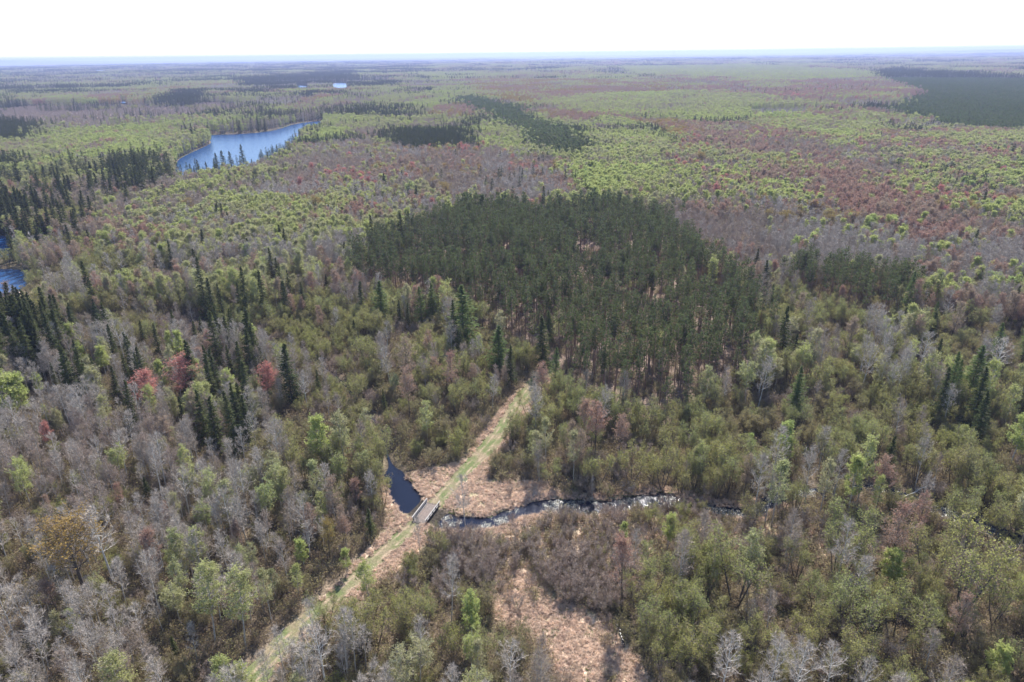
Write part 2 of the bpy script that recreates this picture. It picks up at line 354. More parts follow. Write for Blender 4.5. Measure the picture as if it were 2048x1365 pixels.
def conifer(seed, H=17, R_=2.85, clear=.06, whorls=46, per=6, fl=16, size=.34, droop=.35, ragged=.25, r0=.17, power=.85):
    r = np.random.default_rng(seed); T = MBld(); K = MBld()
    n = 6; t = np.linspace(0, 1, n); P = np.stack([r.normal(0, .04, n), r.normal(0, .04, n), t*H], 1); P[0, 2] = -.25
    rad = r0*(1-t*.93); prism(T, P[:-1], P[1:], rad[:-1], rad[1:], 0, 6)
    N = whorls*per; tt = clear+(1-clear)*(np.repeat(np.arange(whorls), per)+r.uniform(-.4, .4, N))/whorls
    tt = np.clip(tt, clear, .995); u = (tt-clear)/(1-clear)
    L = (R_*(1-u)**power*r.uniform(1-ragged*1.6, 1+ragged, N)+.12)*np.where(u < .12, .75, 1)
    az = r.uniform(0, 6.28, N)
    dr = -droop*(1-u)+.35*u
    d = nrm(np.stack([np.cos(az), np.sin(az), dr], 1)); base = np.stack([0*tt, 0*tt, tt*H], 1)
    tip = base+d*L[:, None]
    prism(T, base, tip, .025, .006, 0, 3)
    M_ = N*fl; i = np.repeat(np.arange(N), fl); f = r.uniform(.12, 1.05, M_)
    side = np.stack([-np.sin(az), np.cos(az), 0*az], 1)[i]
    wdt = (L[i]*.30*(1-f*.7))
    p = base[i]+d[i]*(L[i]*f)[:, None]+side*(r.normal(0, 1, M_)*wdt)[:, None]*.7
    p[:, 2] += -np.abs(r.normal(0, .10, M_))-.05
    # needle sprays: elongated, pointing outward and sideways
    sd_ = nrm(d[i]+side*r.normal(0, .7, (M_, 1))+np.array([0, 0, -.15])+r.normal(0, .15, (M_, 3)))
    c = perp(sd_, r); c[:, 2] *= .35; c = nrm(c); s = (size*r.uniform(.6, 1.3, M_)*(1-.35*u[i]))[:, None]
    V = np.stack([p-sd_*s*.5+c*s*.33, p-sd_*s*.5-c*s*.33, p+sd_*s*.9], 1)
    K.add(V, np.arange(M_*3).reshape(-1, 3), 1)
    return T, K
def pine(seed, H=18, R_=1.65, clear=.56, branches=52, tuft=22, size=.40, r0=.16):
    r = np.random.default_rng(seed); T = MBld(); K = MBld()
    n = 8; t = np.linspace(0, 1, n); P = np.stack([np.cumsum(r.normal(0, .05, n)), np.cumsum(r.normal(0, .05, n)), t*H], 1); P[0] = (0, 0, -.25)
    rad = r0*(1-t*.75); prism(T, P[:-1], P[1:], rad[:-1], rad[1:], 0, 7)
    # dead lower branches
    nd = 16; td = r.uniform(.22, clear, nd); az = r.uniform(0, 6.28, nd)
    d = nrm(np.stack([np.cos(az), np.sin(az), r.normal(-.05, .15, nd)], 1))
    b0 = np.stack([np.interp(td, t, P[:, k]) for k in range(3)], 1)
    prism(T, b0, b0+d*r.uniform(.4, 1.3, nd)[:, None], .022, .005, 0)
    tt = np.sort(r.uniform(clear, .985, branches)); u = (tt-clear)/(1-clear); az = np.arange(branches)*2.4+r.uniform(-.6, .6, branches)
    L = R_*np.clip(np.sin(np.pi*(u*.62+.25)), .1, 1)*r.uniform(.5, 1.2, branches)
    el = -.05+.65*u+r.normal(0, .12, branches)
    d = nrm(np.stack([np.cos(az), np.sin(az), el], 1)); b0 = np.stack([np.interp(tt, t, P[:, k]) for k in range(3)], 1)
    tip = b0+d*L[:, None]+np.array([0, 0, .12]); prism(T, b0, tip, .035, .01, 0)
    # tufts: two or three per branch
    nb = 3; i = np.repeat(np.arange(branches), nb); f = np.tile([.5, .8, 1.0], branches)+r.normal(0, .06, branches*nb)
    cpos = b0[i]+(tip-b0)[i]*f[:, None]+r.normal(0, .13, (len(i), 3))
    j = np.repeat(np.arange(len(i)), tuft//nb+2)
    nd_ = nrm(r.normal(size=(len(j), 3))+d[i][j]*.5+np.array([0, 0, .45])); s = size*r.uniform(.6, 1.25, len(j))
    c = perp(nd_, r); w_ = (.10*s)[:, None]*2.0
    V = np.stack([cpos[j]-c*w_, cpos[j]+c*w_, cpos[j]+nd_*s[:, None]], 1)
    K.add(V, np.arange(len(j)*3).reshape(-1, 3), 1)
    return T, K

# kind -> (function, kwargs, bark, twig, leaf, variants, nominal height)
A_ = dict
KINDS = {
 'pine_tree': (pine, A_(), 'pinebark', 'pinebark', 'pine', 5, 18),
 'young_pine': (conifer, A_(H=9, R_=1.7, whorls=22, per=6, fl=9, size=.42, droop=-.3, ragged=.3, power=.6), 'pinebark', 'pinebark', 'youngpine', 3, 9),
 'spruce_tree': (conifer, A_(), 'darkbark', 'darkbark', 'spruce', 5, 17),
 'tamarack_tree': (conifer, A_(H=16, R_=2.9, clear=.12, whorls=44, per=6, fl=16, size=.30, droop=.02, ragged=.3, r0=.13), 'darkbark', 'darkbark', 'tamarack', 3, 16),
 'bare_aspen': (decid, A_(H=13, R_=2.5, clear=.42, limbs=26, subs=8, twigs=6), 'aspenbark', 'greytwig', 'bud', 5, 13),
 'birch_tree': (decid, A_(H=12, R_=2.3, clear=.35, limbs=28, subs=8, twigs=6, tw=.03, leaves=700, lsize=.10), 'aspenbark', 'mauvetwig', 'bud', 4, 12),
 'white_limbed_aspen': (decid, A_(H=14, R_=3.2, clear=.40, limbs=24, subs=8, twigs=6, tw=.045, r0=.17), 'whitebark', 'greytwig', 'bud', 2, 14),
 'leafing_aspen': (decid, A_(H=13, R_=2.5, clear=.35, limbs=28, subs=6, twigs=5, leaves=3600, lsize=.17), 'aspenbark', 'greytwig', 'aspenleaf', 5, 13),
 'poplar_tree': (decid, A_(H=12, R_=2.6, clear=.3, limbs=30, subs=6, twigs=5, leaves=6500, lsize=.19), 'aspenbark', 'greytwig', 'poplarleaf', 4, 12),
 'red_maple': (decid, A_(H=12, R_=3.0, clear=.35, limbs=30, subs=7, twigs=6, leaves=4200, lsize=.15, a0=50, a1=20), 'darkbark', 'mauvetwig', 'mapleflower', 3, 12),
 'budding_maple': (decid, A_(H=12, R_=2.9, clear=.35, limbs=30, subs=7, twigs=6, leaves=3300, lsize=.14, a0=50, a1=20), 'darkbark', 'mauvetwig', 'maplebud', 4, 12),
 'oak_tree': (decid, A_(H=11, R_=3.8, clear=.3, limbs=34, subs=8, twigs=6, leaves=4200, lsize=.15, a0=65, a1=25, r0=.2), 'darkbark', 'browntwig', 'oakbud', 3, 11),
 'willow_tree': (decid, A_(H=8.5, R_=2.7, clear=.42, stems=3, lean=.28, limbs=36, subs=7, twigs=6, leaves=3600, lsize=.115, r0=.16, tw=.028, a0=55, a1=30, twl=.7), 'darkbark', 'browntwig', 'willowleaf', 4, 8.5),
 'alder_bush': (decid, A_(H=4.8, R_=1.6, clear=.25, stems=5, lean=.30, limbs=40, subs=6, twigs=5, leaves=2500, lsize=.11, r0=.08, tw=.026, a0=55, a1=30, twl=.55), 'darkbark', 'browntwig', 'alderleaf', 6, 4.8),
 'bare_bush': (decid, A_(H=3.6, R_=1.4, clear=.15, stems=9, lean=.42, limbs=54, subs=6, twigs=5, leaves=500, lsize=.09, r0=.05, tw=.024, a0=40, a1=20, twl=.5), 'browntwig', 'mauvetwig', 'bud', 4, 3.6),
}
TRUNK, CROWN, FULL, LOWM = {}, {}, {}, {}
def coll(name):
    return bpy.data.collections.new(name)
def low_kwargs(fn, kw, lv):
    k = dict(kw)
    if fn is decid:
        k['limbs'] = max(12, int(kw.get('limbs', 26)/(1.5*lv))); k['subs'] = 4 if lv == 1 else 3; k['twigs'] = 4
        k['leaves'] = int(kw.get('leaves', 0)/(2.6*lv*lv)); k['lsize'] = kw.get('lsize', .16)*1.6*lv; k['clear'] = kw.get('clear', .4)*.7
        k['tw'] = kw.get('tw', .035)*(2.6*lv); k['twl'] = kw.get('twl', .8)*1.1
        if k.get('stems', 1) > 3: k['stems'] = 3
    elif fn is conifer:
        k['whorls'] = kw.get('whorls', 46)//2; k['per'] = 5; k['fl'] = 5 if lv == 1 else 3; k['size'] = kw.get('size', .34)*(1.75*lv**.6)
    else:
        k['branches'] = 30; k['tuft'] = 10; k['size'] = .85 if lv == 1 else 1.1
    return k
seed = 11
for kd, (fn, kw, bk, tw_, lf, nv, hh) in KINDS.items():
    TRUNK[kd], CROWN[kd] = [], []
    cf = coll(kd+'_forms'); cl = coll(kd+'_simple_forms')
    for v in range(nv):
        seed += 1; T, K = fn(seed, **kw)
        TV, TF, TM = T.arrays(); KV, KF, KM = K.arrays()
        TRUNK[kd].append(to_mesh('trunk', TV, TF, TM, [MB[bk]], True))
        CROWN[kd].append(to_mesh('crown', KV, KF, KM, [MB[tw_], ML[lf]]))
        if v < 3:
            me = to_mesh(kd, np.vstack([TV, KV]), np.vstack([TF, KF+len(TV)]), np.concatenate([TM*0, KM+1]), [MB[bk], MB[tw_], ML[lf]])
            cf.objects.link(bpy.data.objects.new('form_%02d' % v, me))
            T, K = fn(seed+1000, **low_kwargs(fn, kw, 1)); TV, TF, TM = T.arrays(); KV, KF, KM = K.arrays()
            me = to_mesh(kd, np.vstack([TV, KV]), np.vstack([TF, KF+len(TV)]), np.concatenate([TM*0, KM+1]), [MB[bk], MB[tw_], ML[lf]])
            cl.objects.link(bpy.data.objects.new('form_%02d' % v, me))
            T, K = fn(seed+2000, **low_kwargs(fn, kw, 2)); TV, TF, TM = T.arrays(); KV, KF, KM = K.arrays()
            LOWM.setdefault(kd, []).append((np.vstack([TV, KV]), np.vstack([TF, KF+len(TV)]), np.concatenate([TM*0, KM+1])))
    FULL[kd] = cf; FULL[kd+'_simple'] = cl

# ------------------------------------------------------------------ object helpers
def link(o): C.objects.link(o); return o
def props(o, label=None, cat=None, group=None, kind=None):
    if label: o['label'] = label
    if cat: o['category'] = cat
    if group: o['group'] = group
    if kind: o['kind'] = kind
    return o
CATS = {'pine_tree': 'pine tree', 'young_pine': 'pine tree', 'spruce_tree': 'spruce tree', 'tamarack_tree': 'larch tree', 'bare_aspen': 'aspen tree', 'birch_tree': 'birch tree',
 'white_limbed_aspen': 'aspen tree', 'leafing_aspen': 'aspen tree', 'poplar_tree': 'poplar tree', 'red_maple': 'maple tree', 'budding_maple': 'maple tree', 'oak_tree': 'oak tree', 'willow_tree': 'willow tree', 'alder_bush': 'bush', 'bare_bush': 'bush'}
ZN = lambda x, y: float(water_dip(np.array([x]), np.array([y]), height(np.array([x]), np.array([y])))[0])
def plant(kd, x, y, z, s, rz, label, group=None, sx=1.0, parts=True):
    e = bpy.data.objects.new(kd, None); e.empty_display_size = .5
    e.location = (x, y, z); e.rotation_euler = (random.gauss(0, .02), random.gauss(0, .02), rz); e.scale = (s*sx, s*sx, s)
    link(e); props(e, label, CATS[kd], group)
    v = random.randrange(len(TRUNK[kd]))
    t = bpy.data.objects.new('trunk', TRUNK[kd][v]); t.parent = e; link(t)
    c = bpy.data.objects.new('crown', CROWN[kd][v]); c.parent = e; link(c)
    return e

def scatter_obj(name, pts, rot, scl, idx, collection, label, cat):
    """one countless mass: points carrying instances"""
    me = bpy.data.meshes.new(name); me.vertices.add(len(pts)); me.vertices.foreach_set('co', np.ascontiguousarray(pts, np.float32).ravel())
    for nm, ty, arr in (('rot', 'FLOAT_VECTOR', rot), ('scl', 'FLOAT_VECTOR', scl)):
        a = me.attributes.new(nm, ty, 'POINT'); a.data.foreach_set('vector', np.ascontiguousarray(arr, np.float32).ravel())
    a = me.attributes.new('idx', 'INT', 'POINT'); a.data.foreach_set('value', np.ascontiguousarray(idx, np.int32))
    o = link(bpy.data.objects.new(name, me)); props(o, label, cat, None, 'stuff')
    g = bpy.data.node_groups.new(name, 'GeometryNodeTree')
    g.interface.new_socket('Geometry', in_out='INPUT', socket_type='NodeSocketGeometry'); g.interface.new_socket('Geometry', in_out='OUTPUT', socket_type='NodeSocketGeometry')
    gi = g.nodes.new('NodeGroupInput'); go = g.nodes.new('NodeGroupOutput')
    ip = g.nodes.new('GeometryNodeInstanceOnPoints'); ci = g.nodes.new('GeometryNodeCollectionInfo')
    ci.inputs['Collection'].default_value = collection; ci.inputs['Separate Children'].default_value = True; ci.inputs['Reset Children'].default_value = True
    g.links.new(gi.outputs[0], ip.inputs['Points']); g.links.new(ci.outputs[0], ip.inputs['Instance']); ip.inputs['Pick Instance'].default_value = True
    def attr(n, t):
        a = g.nodes.new('GeometryNodeInputNamedAttribute'); a.data_type = t; a.inputs[0].default_value = n; return a.outputs[0]
    g.links.new(attr('idx', 'INT'), ip.inputs['Instance Index'])
    er = g.nodes.new('FunctionNodeEulerToRotation'); g.links.new(attr('rot', 'FLOAT_VECTOR'), er.inputs[0]); g.links.new(er.outputs[0], ip.inputs['Rotation'])
    g.links.new(attr('scl', 'FLOAT_VECTOR'), ip.inputs['Scale']); g.links.new(ip.outputs[0], go.inputs[0])
    md = o.modifiers.new('scatter', 'NODES'); md.node_group = g
    return o
# ------------------------------------------------------------------ the ground sheet
rad_ = [0.0, 25.0]
while rad_[-1] < 420: rad_.append(rad_[-1]*1.0085 if rad_[-1] > 60 else rad_[-1]+3)
while rad_[-1] < 62000: rad_.append(rad_[-1]*1.021)
rad_ = np.array(rad_[1:])
angs = np.radians(np.concatenate([np.linspace(-180, -50, 40)[:-1], np.linspace(-50, 50, 361), np.linspace(50, 180, 40)[1:-1]]))
nr, na = len(rad_), len(angs)
RR, AA = np.meshgrid(rad_, angs, indexing='ij')
gx, gy = (RR*np.sin(AA)).ravel(), (RR*np.cos(AA)).ravel()
def flat_water(x, y, z):
    for k, (n, p) in enumerate(WATER_W[:3]):
        big = inside(p, x, y); cx, cy_ = p.mean(0)
        r_ = np.hypot(p[:, 0]-cx, p[:, 1]-cy_).max()
        near = np.hypot(x-cx, y-cy_) < r_*1.4+30
        z = np.where(near, z*np.where(big, 0, .4)-np.where(big, .4, 0), z)
    return z
gz = flat_water(gx, gy, water_dip(gx, gy, height(gx, gy)))
def ground_colour(x, y):
    n = len(x); zn = zones_of(x, y)
    base = np.array([.155, .120, .085])[None].repeat(n, 0)
    a = fbm(x, y, 9, 20)[:, None]; base = base*(.75+.5*a)
    g = np.clip((fbm(x, y, 14, 25)-.5)*5, 0, 1)[:, None]; base = base*(1-g*.5)+np.array([.12, .135, .05])*g*.5
    pl = (zn == 'plantation') | (zn == 'smallgrove')
    lit = np.array([.19, .14, .11])*(.7+.6*fbm(x, y, 6, 31)[:, None])
    base = np.where(pl[:, None], lit, base)
    dry = (zn == 'clear') | (zn == 'meadow') | (zn == 'creekshrub')
    d_ = np.array([.54, .41, .30])*(.7+.6*fbm(x, y, 4, 33)[:, None])
    gg = np.clip((fbm(x, y, 5, 36)-.52)*6, 0, 1)[:, None]; d_ = d_*(1-gg*.55)+np.array([.17, .19, .07])*gg*.55
    base = np.where(dry[:, None], d_, base)
    base = np.where((zn == 'marsh')[:, None], np.array([.19, .145, .115])*(.7+.6*fbm(x, y, 30, 38)[:, None]), base)
    dc = dist_poly(CREEK[:, :2], x, y, CREEK[:, 2]); mud = np.clip(1-dc/1.0, 0, 1)[:, None]
    base = base*(1-mud)+np.array([.05, .042, .034])*mud
    # far country: woods seen from kilometres away
    r = np.hypot(x, y); f = np.clip((r-2500)/2500, 0, 1)[:, None]
    n1 = fbm(x*.6, y, 420, 50); n2 = fbm(x*.6, y, 300, 55)
    wood = np.where((n1 > .56)[:, None], [.14, .17, .06], np.where((n1 < .44)[:, None], [.055, .075, .04], np.where((n2 > .5)[:, None], [.17, .12, .09], [.13, .13, .08])))
    return base*(1-f)+wood*f
gc = ground_colour(gx, gy)
V = np.stack([gx, gy, gz], 1); V = np.vstack([V, [[0, 0, 0]]]); gc = np.vstack([gc, gc[:1]])
ii, jj = np.meshgrid(np.arange(nr-1), np.arange(na), indexing='ij'); ii = ii.ravel(); jj = jj.ravel(); j2 = (jj+1) % na
a0, b0, c0, d0 = ii*na+jj, ii*na+j2, (ii+1)*na+j2, (ii+1)*na+jj
Fc = np.vstack([np.stack([a0, b0, c0], 1), np.stack([a0, c0, d0], 1), np.stack([np.full(na, nr*na), (np.arange(na)+1) % na, np.arange(na)], 1)])
Fc = Fc[:, ::-1]
M, n, out = mat('forest_floor')
at = n.nodes.new('ShaderNodeAttribute'); at.attribute_name = 'cover'
c = speckle(n, at.outputs[0], .55, 1.45, 2.5)
p = n.nodes.new('ShaderNodeBsdfPrincipled'); p.inputs['Roughness'].default_value = .95; p.inputs['Specular IOR Level'].default_value = .1
n.links.new(c, p.inputs['Base Color'])
nz = n.nodes.new('ShaderNodeTexNoise'); nz.inputs['Scale'].default_value = 1.6; nz.inputs['Detail'].default_value = 5
gm = n.nodes.new('ShaderNodeNewGeometry'); n.links.new(gm.outputs['Position'], nz.inputs['Vector'])
bp = n.nodes.new('ShaderNodeBump'); bp.inputs['Strength'].default_value = .8; bp.inputs['Distance'].default_value = .4
n.links.new(nz.outputs[0], bp.inputs['Height']); n.links.new(bp.outputs[0], p.inputs['Normal']); n.links.new(p.outputs[0], out.inputs[0])
me = to_mesh('ground', V, Fc, np.zeros(len(Fc), int), [M], True)
ca = me.color_attributes.new('cover', 'FLOAT_COLOR', 'POINT'); ca.data.foreach_set('color', np.hstack([gc, np.ones((len(gc), 1))]).astype(np.float32).ravel())
if me.polygons[0].normal.z < 0: me.flip_normals()
g_ob = link(bpy.data.objects.new('ground', me)); g_ob['kind'] = 'structure'

# ------------------------------------------------------------------ water
def water_mat(name, col, rough, scale, strength, stretch=1.0, dist=.15, spec=.5):
    M, n, out = mat(name); p = n.nodes.new('ShaderNodeBsdfPrincipled'); p.inputs['Base Color'].default_value = (*col, 1)
    p.inputs['Roughness'].default_value = rough; p.inputs['IOR'].default_value = 1.33; p.inputs['Specular IOR Level'].default_value = spec
    g = n.nodes.new('ShaderNodeNewGeometry'); mp = n.nodes.new('ShaderNodeMapping'); mp.inputs['Scale'].default_value = (1, stretch, 1)
    t = n.nodes.new('ShaderNodeTexNoise'); t.inputs['Scale'].default_value = scale; t.inputs['Detail'].default_value = 4
    b = n.nodes.new('ShaderNodeBump'); b.inputs['Strength'].default_value = strength; b.inputs['Distance'].default_value = dist
    n.links.new(g.outputs['Position'], mp.inputs[0]); n.links.new(mp.outputs[0], t.inputs['Vector'])
    n.links.new(t.outputs[0], b.inputs['Height']); n.links.new(b.outputs[0], p.inputs['Normal']); n.links.new(p.outputs[0], out.inputs[0])
    return M
WM_lake = water_mat('lake_water', (.010, .048, .14), .25, .35, 1.0, .35, .6, .33)
WM_creek = water_mat('creek_water', (.008, .011, .024), .12, 5.0, .6, 1, .05, .26)
import bmesh
def sheet(name, poly, z, M):
    bm = bmesh.new(); vs = [bm.verts.new((a, b, z)) for a, b in poly]; f = bm.faces.new(vs)
    if f.normal.z < 0: f.normal_flip()
    bm.normal_update()
    if f.normal.z < 0: f.normal_flip()
    bmesh.ops.triangulate(bm, faces=[f])
    me = bpy.data.meshes.new(name); bm.to_mesh(me); bm.free(); me.materials.append(M)
    o = link(bpy.data.objects.new(name, me)); o['kind'] = 'structure'; return o
for k, (nm, P) in enumerate(WATER_W):
    if k < 3: z = -.02 if k else .0
    else: z = float(height(P[:, 0], P[:, 1]).max())+2.0
    sheet(nm, P, z, WM_lake)
def ribbon(name, pts, width, z, M, extra=0.0, across=7, crown=0.0, skip=None, jitter=0.0):
    P = np.asarray(pts)[:, :2]; w_ = np.broadcast_to(width, (len(P),))+extra
    T_ = np.gradient(P, axis=0); T_ = nrm(T_); Nn = np.stack([-T_[:, 1], T_[:, 0]], 1)
    s = np.linspace(-.5, .5, across); V = []; U = []
    for i in range(len(P)):
        for k in range(across):
            jw = 1+jitter*(vnoise(np.array([P[i, 0]*1.0]), np.array([P[i, 1]]), 2.2, 3+(k > across//2))[0]-.5)
            q = P[i]+Nn[i]*w_[i]*s[k]*jw; V.append((q[0], q[1], z+crown*(1-(2*s[k])**2))); U.append((s[k]*w_[i], 0, 0))
    Fq = []
    for i in range(len(P)-1):
        if skip is not None and skip(P[i]) and skip(P[i+1]): continue
        for k in range(across-1):
            a = i*across+k; Fq += [(a, a+across, a+1), (a+1, a+across, a+across+1)]
    me = to_mesh(name, np.array(V), np.array(Fq), np.zeros(len(Fq), int), [M], True)
    if me.polygons[0].normal.z < 0: me.flip_normals()
    at = me.attributes.new('across', 'FLOAT', 'POINT'); at.data.foreach_set('value', np.array([u[0] for u in U], np.float32))
    o = link(bpy.data.objects.new(name, me)); o['kind'] = 'structure'; return o
ribbon('creek', CREEK, CREEK[:, 2], -.38, WM_creek, extra=1.6*np.clip(CREEK[:, 2]/3, 0, 1))
ribbon('creek', DITCH, DITCH[:, 2], -.22, WM_creek, extra=.1)

# ------------------------------------------------------------------ trail
BZ = .30
bf = ray_to(865, 1010, BZ)[:2]; bn = ray_to(840, 1043, BZ)[:2]; bl_ = np.linalg.norm(bf-bn); bd = (bf-bn)/bl_; bs = np.array([bd[1], -bd[0]])   # bs points right
bwid = .9*np.linalg.norm((ray_to(879, 1011, BZ)-ray_to(852, 1005, BZ))[:2])
print('bridge length', bl_, 'width', bwid, bf, bn)
bc = (bf+bn)/2
TD = np.hypot(TRAIL[:, 0], TRAIL[:, 1])
def on_bridge(q):
    v = q-bc; return abs(v@bd) < bl_/2+.1 and abs(v@bs) < 3
# densify the trail
def dens(P, st=.8):
    out = [P[0]]
    for a, b in zip(P[:-1], P[1:]):
        k = max(1, int(np.linalg.norm(b-a)/st)); out += [a+(b-a)*(j+1)/k for j in range(k)]
    return np.array(out)
TR = dens(TRAIL); trr = np.hypot(TR[:, 0], TR[:, 1])
TWID = np.interp(trr, [90, 118, 124, 150, 190, 230], [5.0, 3.9, 3.6, 4.8, 5.4, 4.0])
M, n, out = mat('mown_trail')
at = n.nodes.new('ShaderNodeAttribute'); at.attribute_name = 'across'
ab = n.nodes.new('ShaderNodeMath'); ab.operation = 'ABSOLUTE'; n.links.new(at.outputs['Fac'], ab.inputs[0])
sb = n.nodes.new('ShaderNodeMath'); sb.operation = 'SUBTRACT'; n.links.new(ab.outputs[0], sb.inputs[0]); sb.inputs[1].default_value = .85
ab2 = n.nodes.new('ShaderNodeMath'); ab2.operation = 'ABSOLUTE'; n.links.new(sb.outputs[0], ab2.inputs[0])
mr = n.nodes.new('ShaderNodeMapRange'); mr.inputs[1].default_value = .05; mr.inputs[2].default_value = .45; mr.inputs[3].default_value = 1; mr.inputs[4].default_value = 0
n.links.new(ab2.outputs[0], mr.inputs[0])
g = n.nodes.new('ShaderNodeNewGeometry'); t1 = n.nodes.new('ShaderNodeTexNoise'); t1.inputs['Scale'].default_value = .22; t1.inputs['Detail'].default_value = 6; n.links.new(g.outputs['Position'], t1.inputs['Vector'])
cr = n.nodes.new('ShaderNodeValToRGB'); e = cr.color_ramp.elements; e[0].position = .37; e[0].color = (.22, .175, .115, 1); e[1].position = .58; e[1].color = (.12, .14, .06, 1)
n.links.new(t1.outputs[0], cr.inputs[0])
t2 = n.nodes.new('ShaderNodeTexNoise'); t2.inputs['Scale'].default_value = .5; n.links.new(g.outputs['Position'], t2.inputs['Vector'])
mu = n.nodes.new('ShaderNodeMath'); mu.operation = 'MULTIPLY'; n.links.new(mr.outputs[0], mu.inputs[0])
m2 = n.nodes.new('ShaderNodeMapRange'); m2.inputs[1].default_value = .40; m2.inputs[2].default_value = .6; n.links.new(t2.outputs[0], m2.inputs[0]); n.links.new(m2.outputs[0], mu.inputs[1])
mx = n.nodes.new('ShaderNodeMix'); mx.data_type = 'RGBA'; n.links.new(mu.outputs[0], mx.inputs[0]); n.links.new(cr.outputs[0], mx.inputs[6]); mx.inputs[7].default_value = (.31, .235, .165, 1)
c = speckle(n, mx.outputs[2], .7, 1.3, 3.5)
p = n.nodes.new('ShaderNodeBsdfPrincipled'); p.inputs['Roughness'].default_value = .95; p.inputs['Specular IOR Level'].default_value = .1
n.links.new(c, p.inputs['Base Color']); n.links.new(p.outputs[0], out.inputs[0])
ribbon('trail', TR, TWID, .03, M, across=13, crown=.05, skip=on_bridge, jitter=.3)

# ------------------------------------------------------------------ footbridge
M_plank = bark_mat('weathered_plank', [(.17, .135, .118), (.22, .172, .148), (.19, .16, .14), (.25, .19, .16)], 4)
M_rail = bark_mat('weathered_rail', [(.34, .32, .30), (.42, .39, .36)], 4)
M_beam = bark_mat('dark_beam', [(.12, .10, .085), (.15, .12, .10)], 4)
def boxmesh(name, sx, sy, sz, M, bev=.01):
    bm = bmesh.new(); bmesh.ops.create_cube(bm, size=1); bmesh.ops.scale(bm, verts=bm.verts, vec=(sx, sy, sz))
    bmesh.ops.bevel(bm, geom=bm.edges[:], offset=bev, segments=1, affect='EDGES')
    me = bpy.data.meshes.new(name); bm.to_mesh(me); bm.free(); me.materials.append(M); return me
br = link(bpy.data.objects.new('footbridge', None)); br.location = (bc[0], bc[1], 0); br.rotation_euler = (0, 0, math.atan2(bd[1], bd[0])-math.pi/2)
props(br, 'weathered wooden trail bridge with plank deck and low rails crossing the creek', 'bridge')
def bpart(name, me, loc, rot=(0, 0, 0)):
    o = link(bpy.data.objects.new(name, me)); o.parent = br; o.location = loc; o.rotation_euler = rot; return o
pw = .235; npk = int((bl_+.6)/(pw+.02)); bw2 = bwid/2
pm = boxmesh('plank', bwid, pw, .07, M_plank)
for k in range(npk):
    o = bpart('plank', pm, (random.gauss(0, .02), -bl_/2-.3+(k+.5)*(pw+.02), BZ-.035+random.gauss(0, .006)), (0, 0, random.gauss(0, .006)))
bmm = boxmesh('beam', .2, bl_+1.6, .34, M_beam)
for s in (-1, -.33, .33, 1): bpart('beam', bmm, (s*(bw2-.25), 0, BZ-.245))
pst = boxmesh('post', .15, .15, 1.5, M_beam); rl = boxmesh('rail', .07, bl_+.9, .17, M_rail); cap = boxmesh('rail_cap', .19, bl_+1.1, .055, M_rail)
kerb = boxmesh('curb', .14, bl_, .14, M_rail)
for s in (-1, 1):
    for k in range(5): bpart('post', pst, (s*(bw2+.09), -bl_/2+.1+(bl_-.2)*k/4, BZ+.24))
    bpart('rail', rl, (s*(bw2-.03), 0, BZ+.48)); bpart('rail', rl, (s*(bw2-.03), 0, BZ+.80)); bpart('rail_cap', cap, (s*(bw2+.07), 0, BZ+1.02))
    bpart('curb', kerb, (s*(bw2-.12), 0, BZ+.075))
ab_ = boxmesh('abutment', bwid+.5, .35, 1.2, M_beam)
for s in (-1, 1): bpart('abutment', ab_, (0, s*(bl_/2+.35), -.37))

# ------------------------------------------------------------------ grasses and brush (countless)
M_dry = leaf_mat('dry_grass_blade', [(.66, .49, .38), (.73, .57, .44), (.60, .45, .36), (.56, .46, .31)], .35)
M_green = leaf_mat('green_grass_blade', [(.20, .26, .08), (.26, .28, .10)], .4)
def tuft(seed, H=.75, N=90, spread=.45, lean=.9):
    r = np.random.default_rng(seed); K = MBld(); az = r.uniform(0, 6.28, N)+0; rr = spread*np.sqrt(r.random(N))*.6
    wind = r.uniform(0, 6.28)
    p = np.stack([rr*np.cos(az), rr*np.sin(az), np.full(N, -.05)], 1)
    d = nrm(np.stack([np.cos(az)*.5+math.cos(wind)*lean*r.uniform(.2, 1, N), np.sin(az)*.5+math.sin(wind)*lean*r.uniform(.2, 1, N), np.ones(N)*.9], 1))
    L = H*r.uniform(.5, 1.1, N); mid = p+d*(L*.55)[:, None]; d2 = nrm(d+np.array([0, 0, -.75])+r.normal(0, .2, (N, 3)))
    s = perp(d, r)*.03; V = np.stack([p-s, p+s, mid-s*.8, mid+s*.8, mid+d2*(L*.6)[:, None]], 1)
    F0 = np.array([(0, 1, 2), (1, 3, 2), (2, 3, 4)])[None]+np.arange(N)[:, None, None]*5
    K.add(V, F0, 0); return K
def brush(seed):
    r = np.random.default_rng(seed); K = MBld(); N = 26; az = r.uniform(0, 6.28, N); an = np.abs(r.normal(0, .55, N))
    d = np.stack([np.cos(az)*np.sin(an), np.sin(az)*np.sin(an), np.cos(an)], 1); p = np.stack([r.normal(0, .3, N), r.normal(0, .3, N), np.full(N, -.1)], 1)
    L = r.uniform(.8, 1.7, N); sliver(K, p, d, L, .035, 0, r)
    i = np.repeat(np.arange(N), 7); q = p[i]+d[i]*(L[i]*r.uniform(.3, 1, len(i)))[:, None]; td = tilt(d[i], np.radians(r.uniform(25, 65, len(i))), r, .1)
    sliver(K, q, td, r.uniform(.25, .6, len(i)), .022, 0, r)
    j = r.integers(0, len(i), 170); flakes(K, q[j]+td[j]*r.uniform(.1, .5, (170, 1))+r.normal(0, .08, (170, 3)), .12, 1, r); return K
cg = coll('dry_tufts'); cgg = coll('green_tufts'); cb = coll('brush_clumps')
for k in range(5):
    a = tuft(500+k).arrays(); cg.objects.link(bpy.data.objects.new('tuft_%d' % k, to_mesh('tuft', *a, [M_dry])))
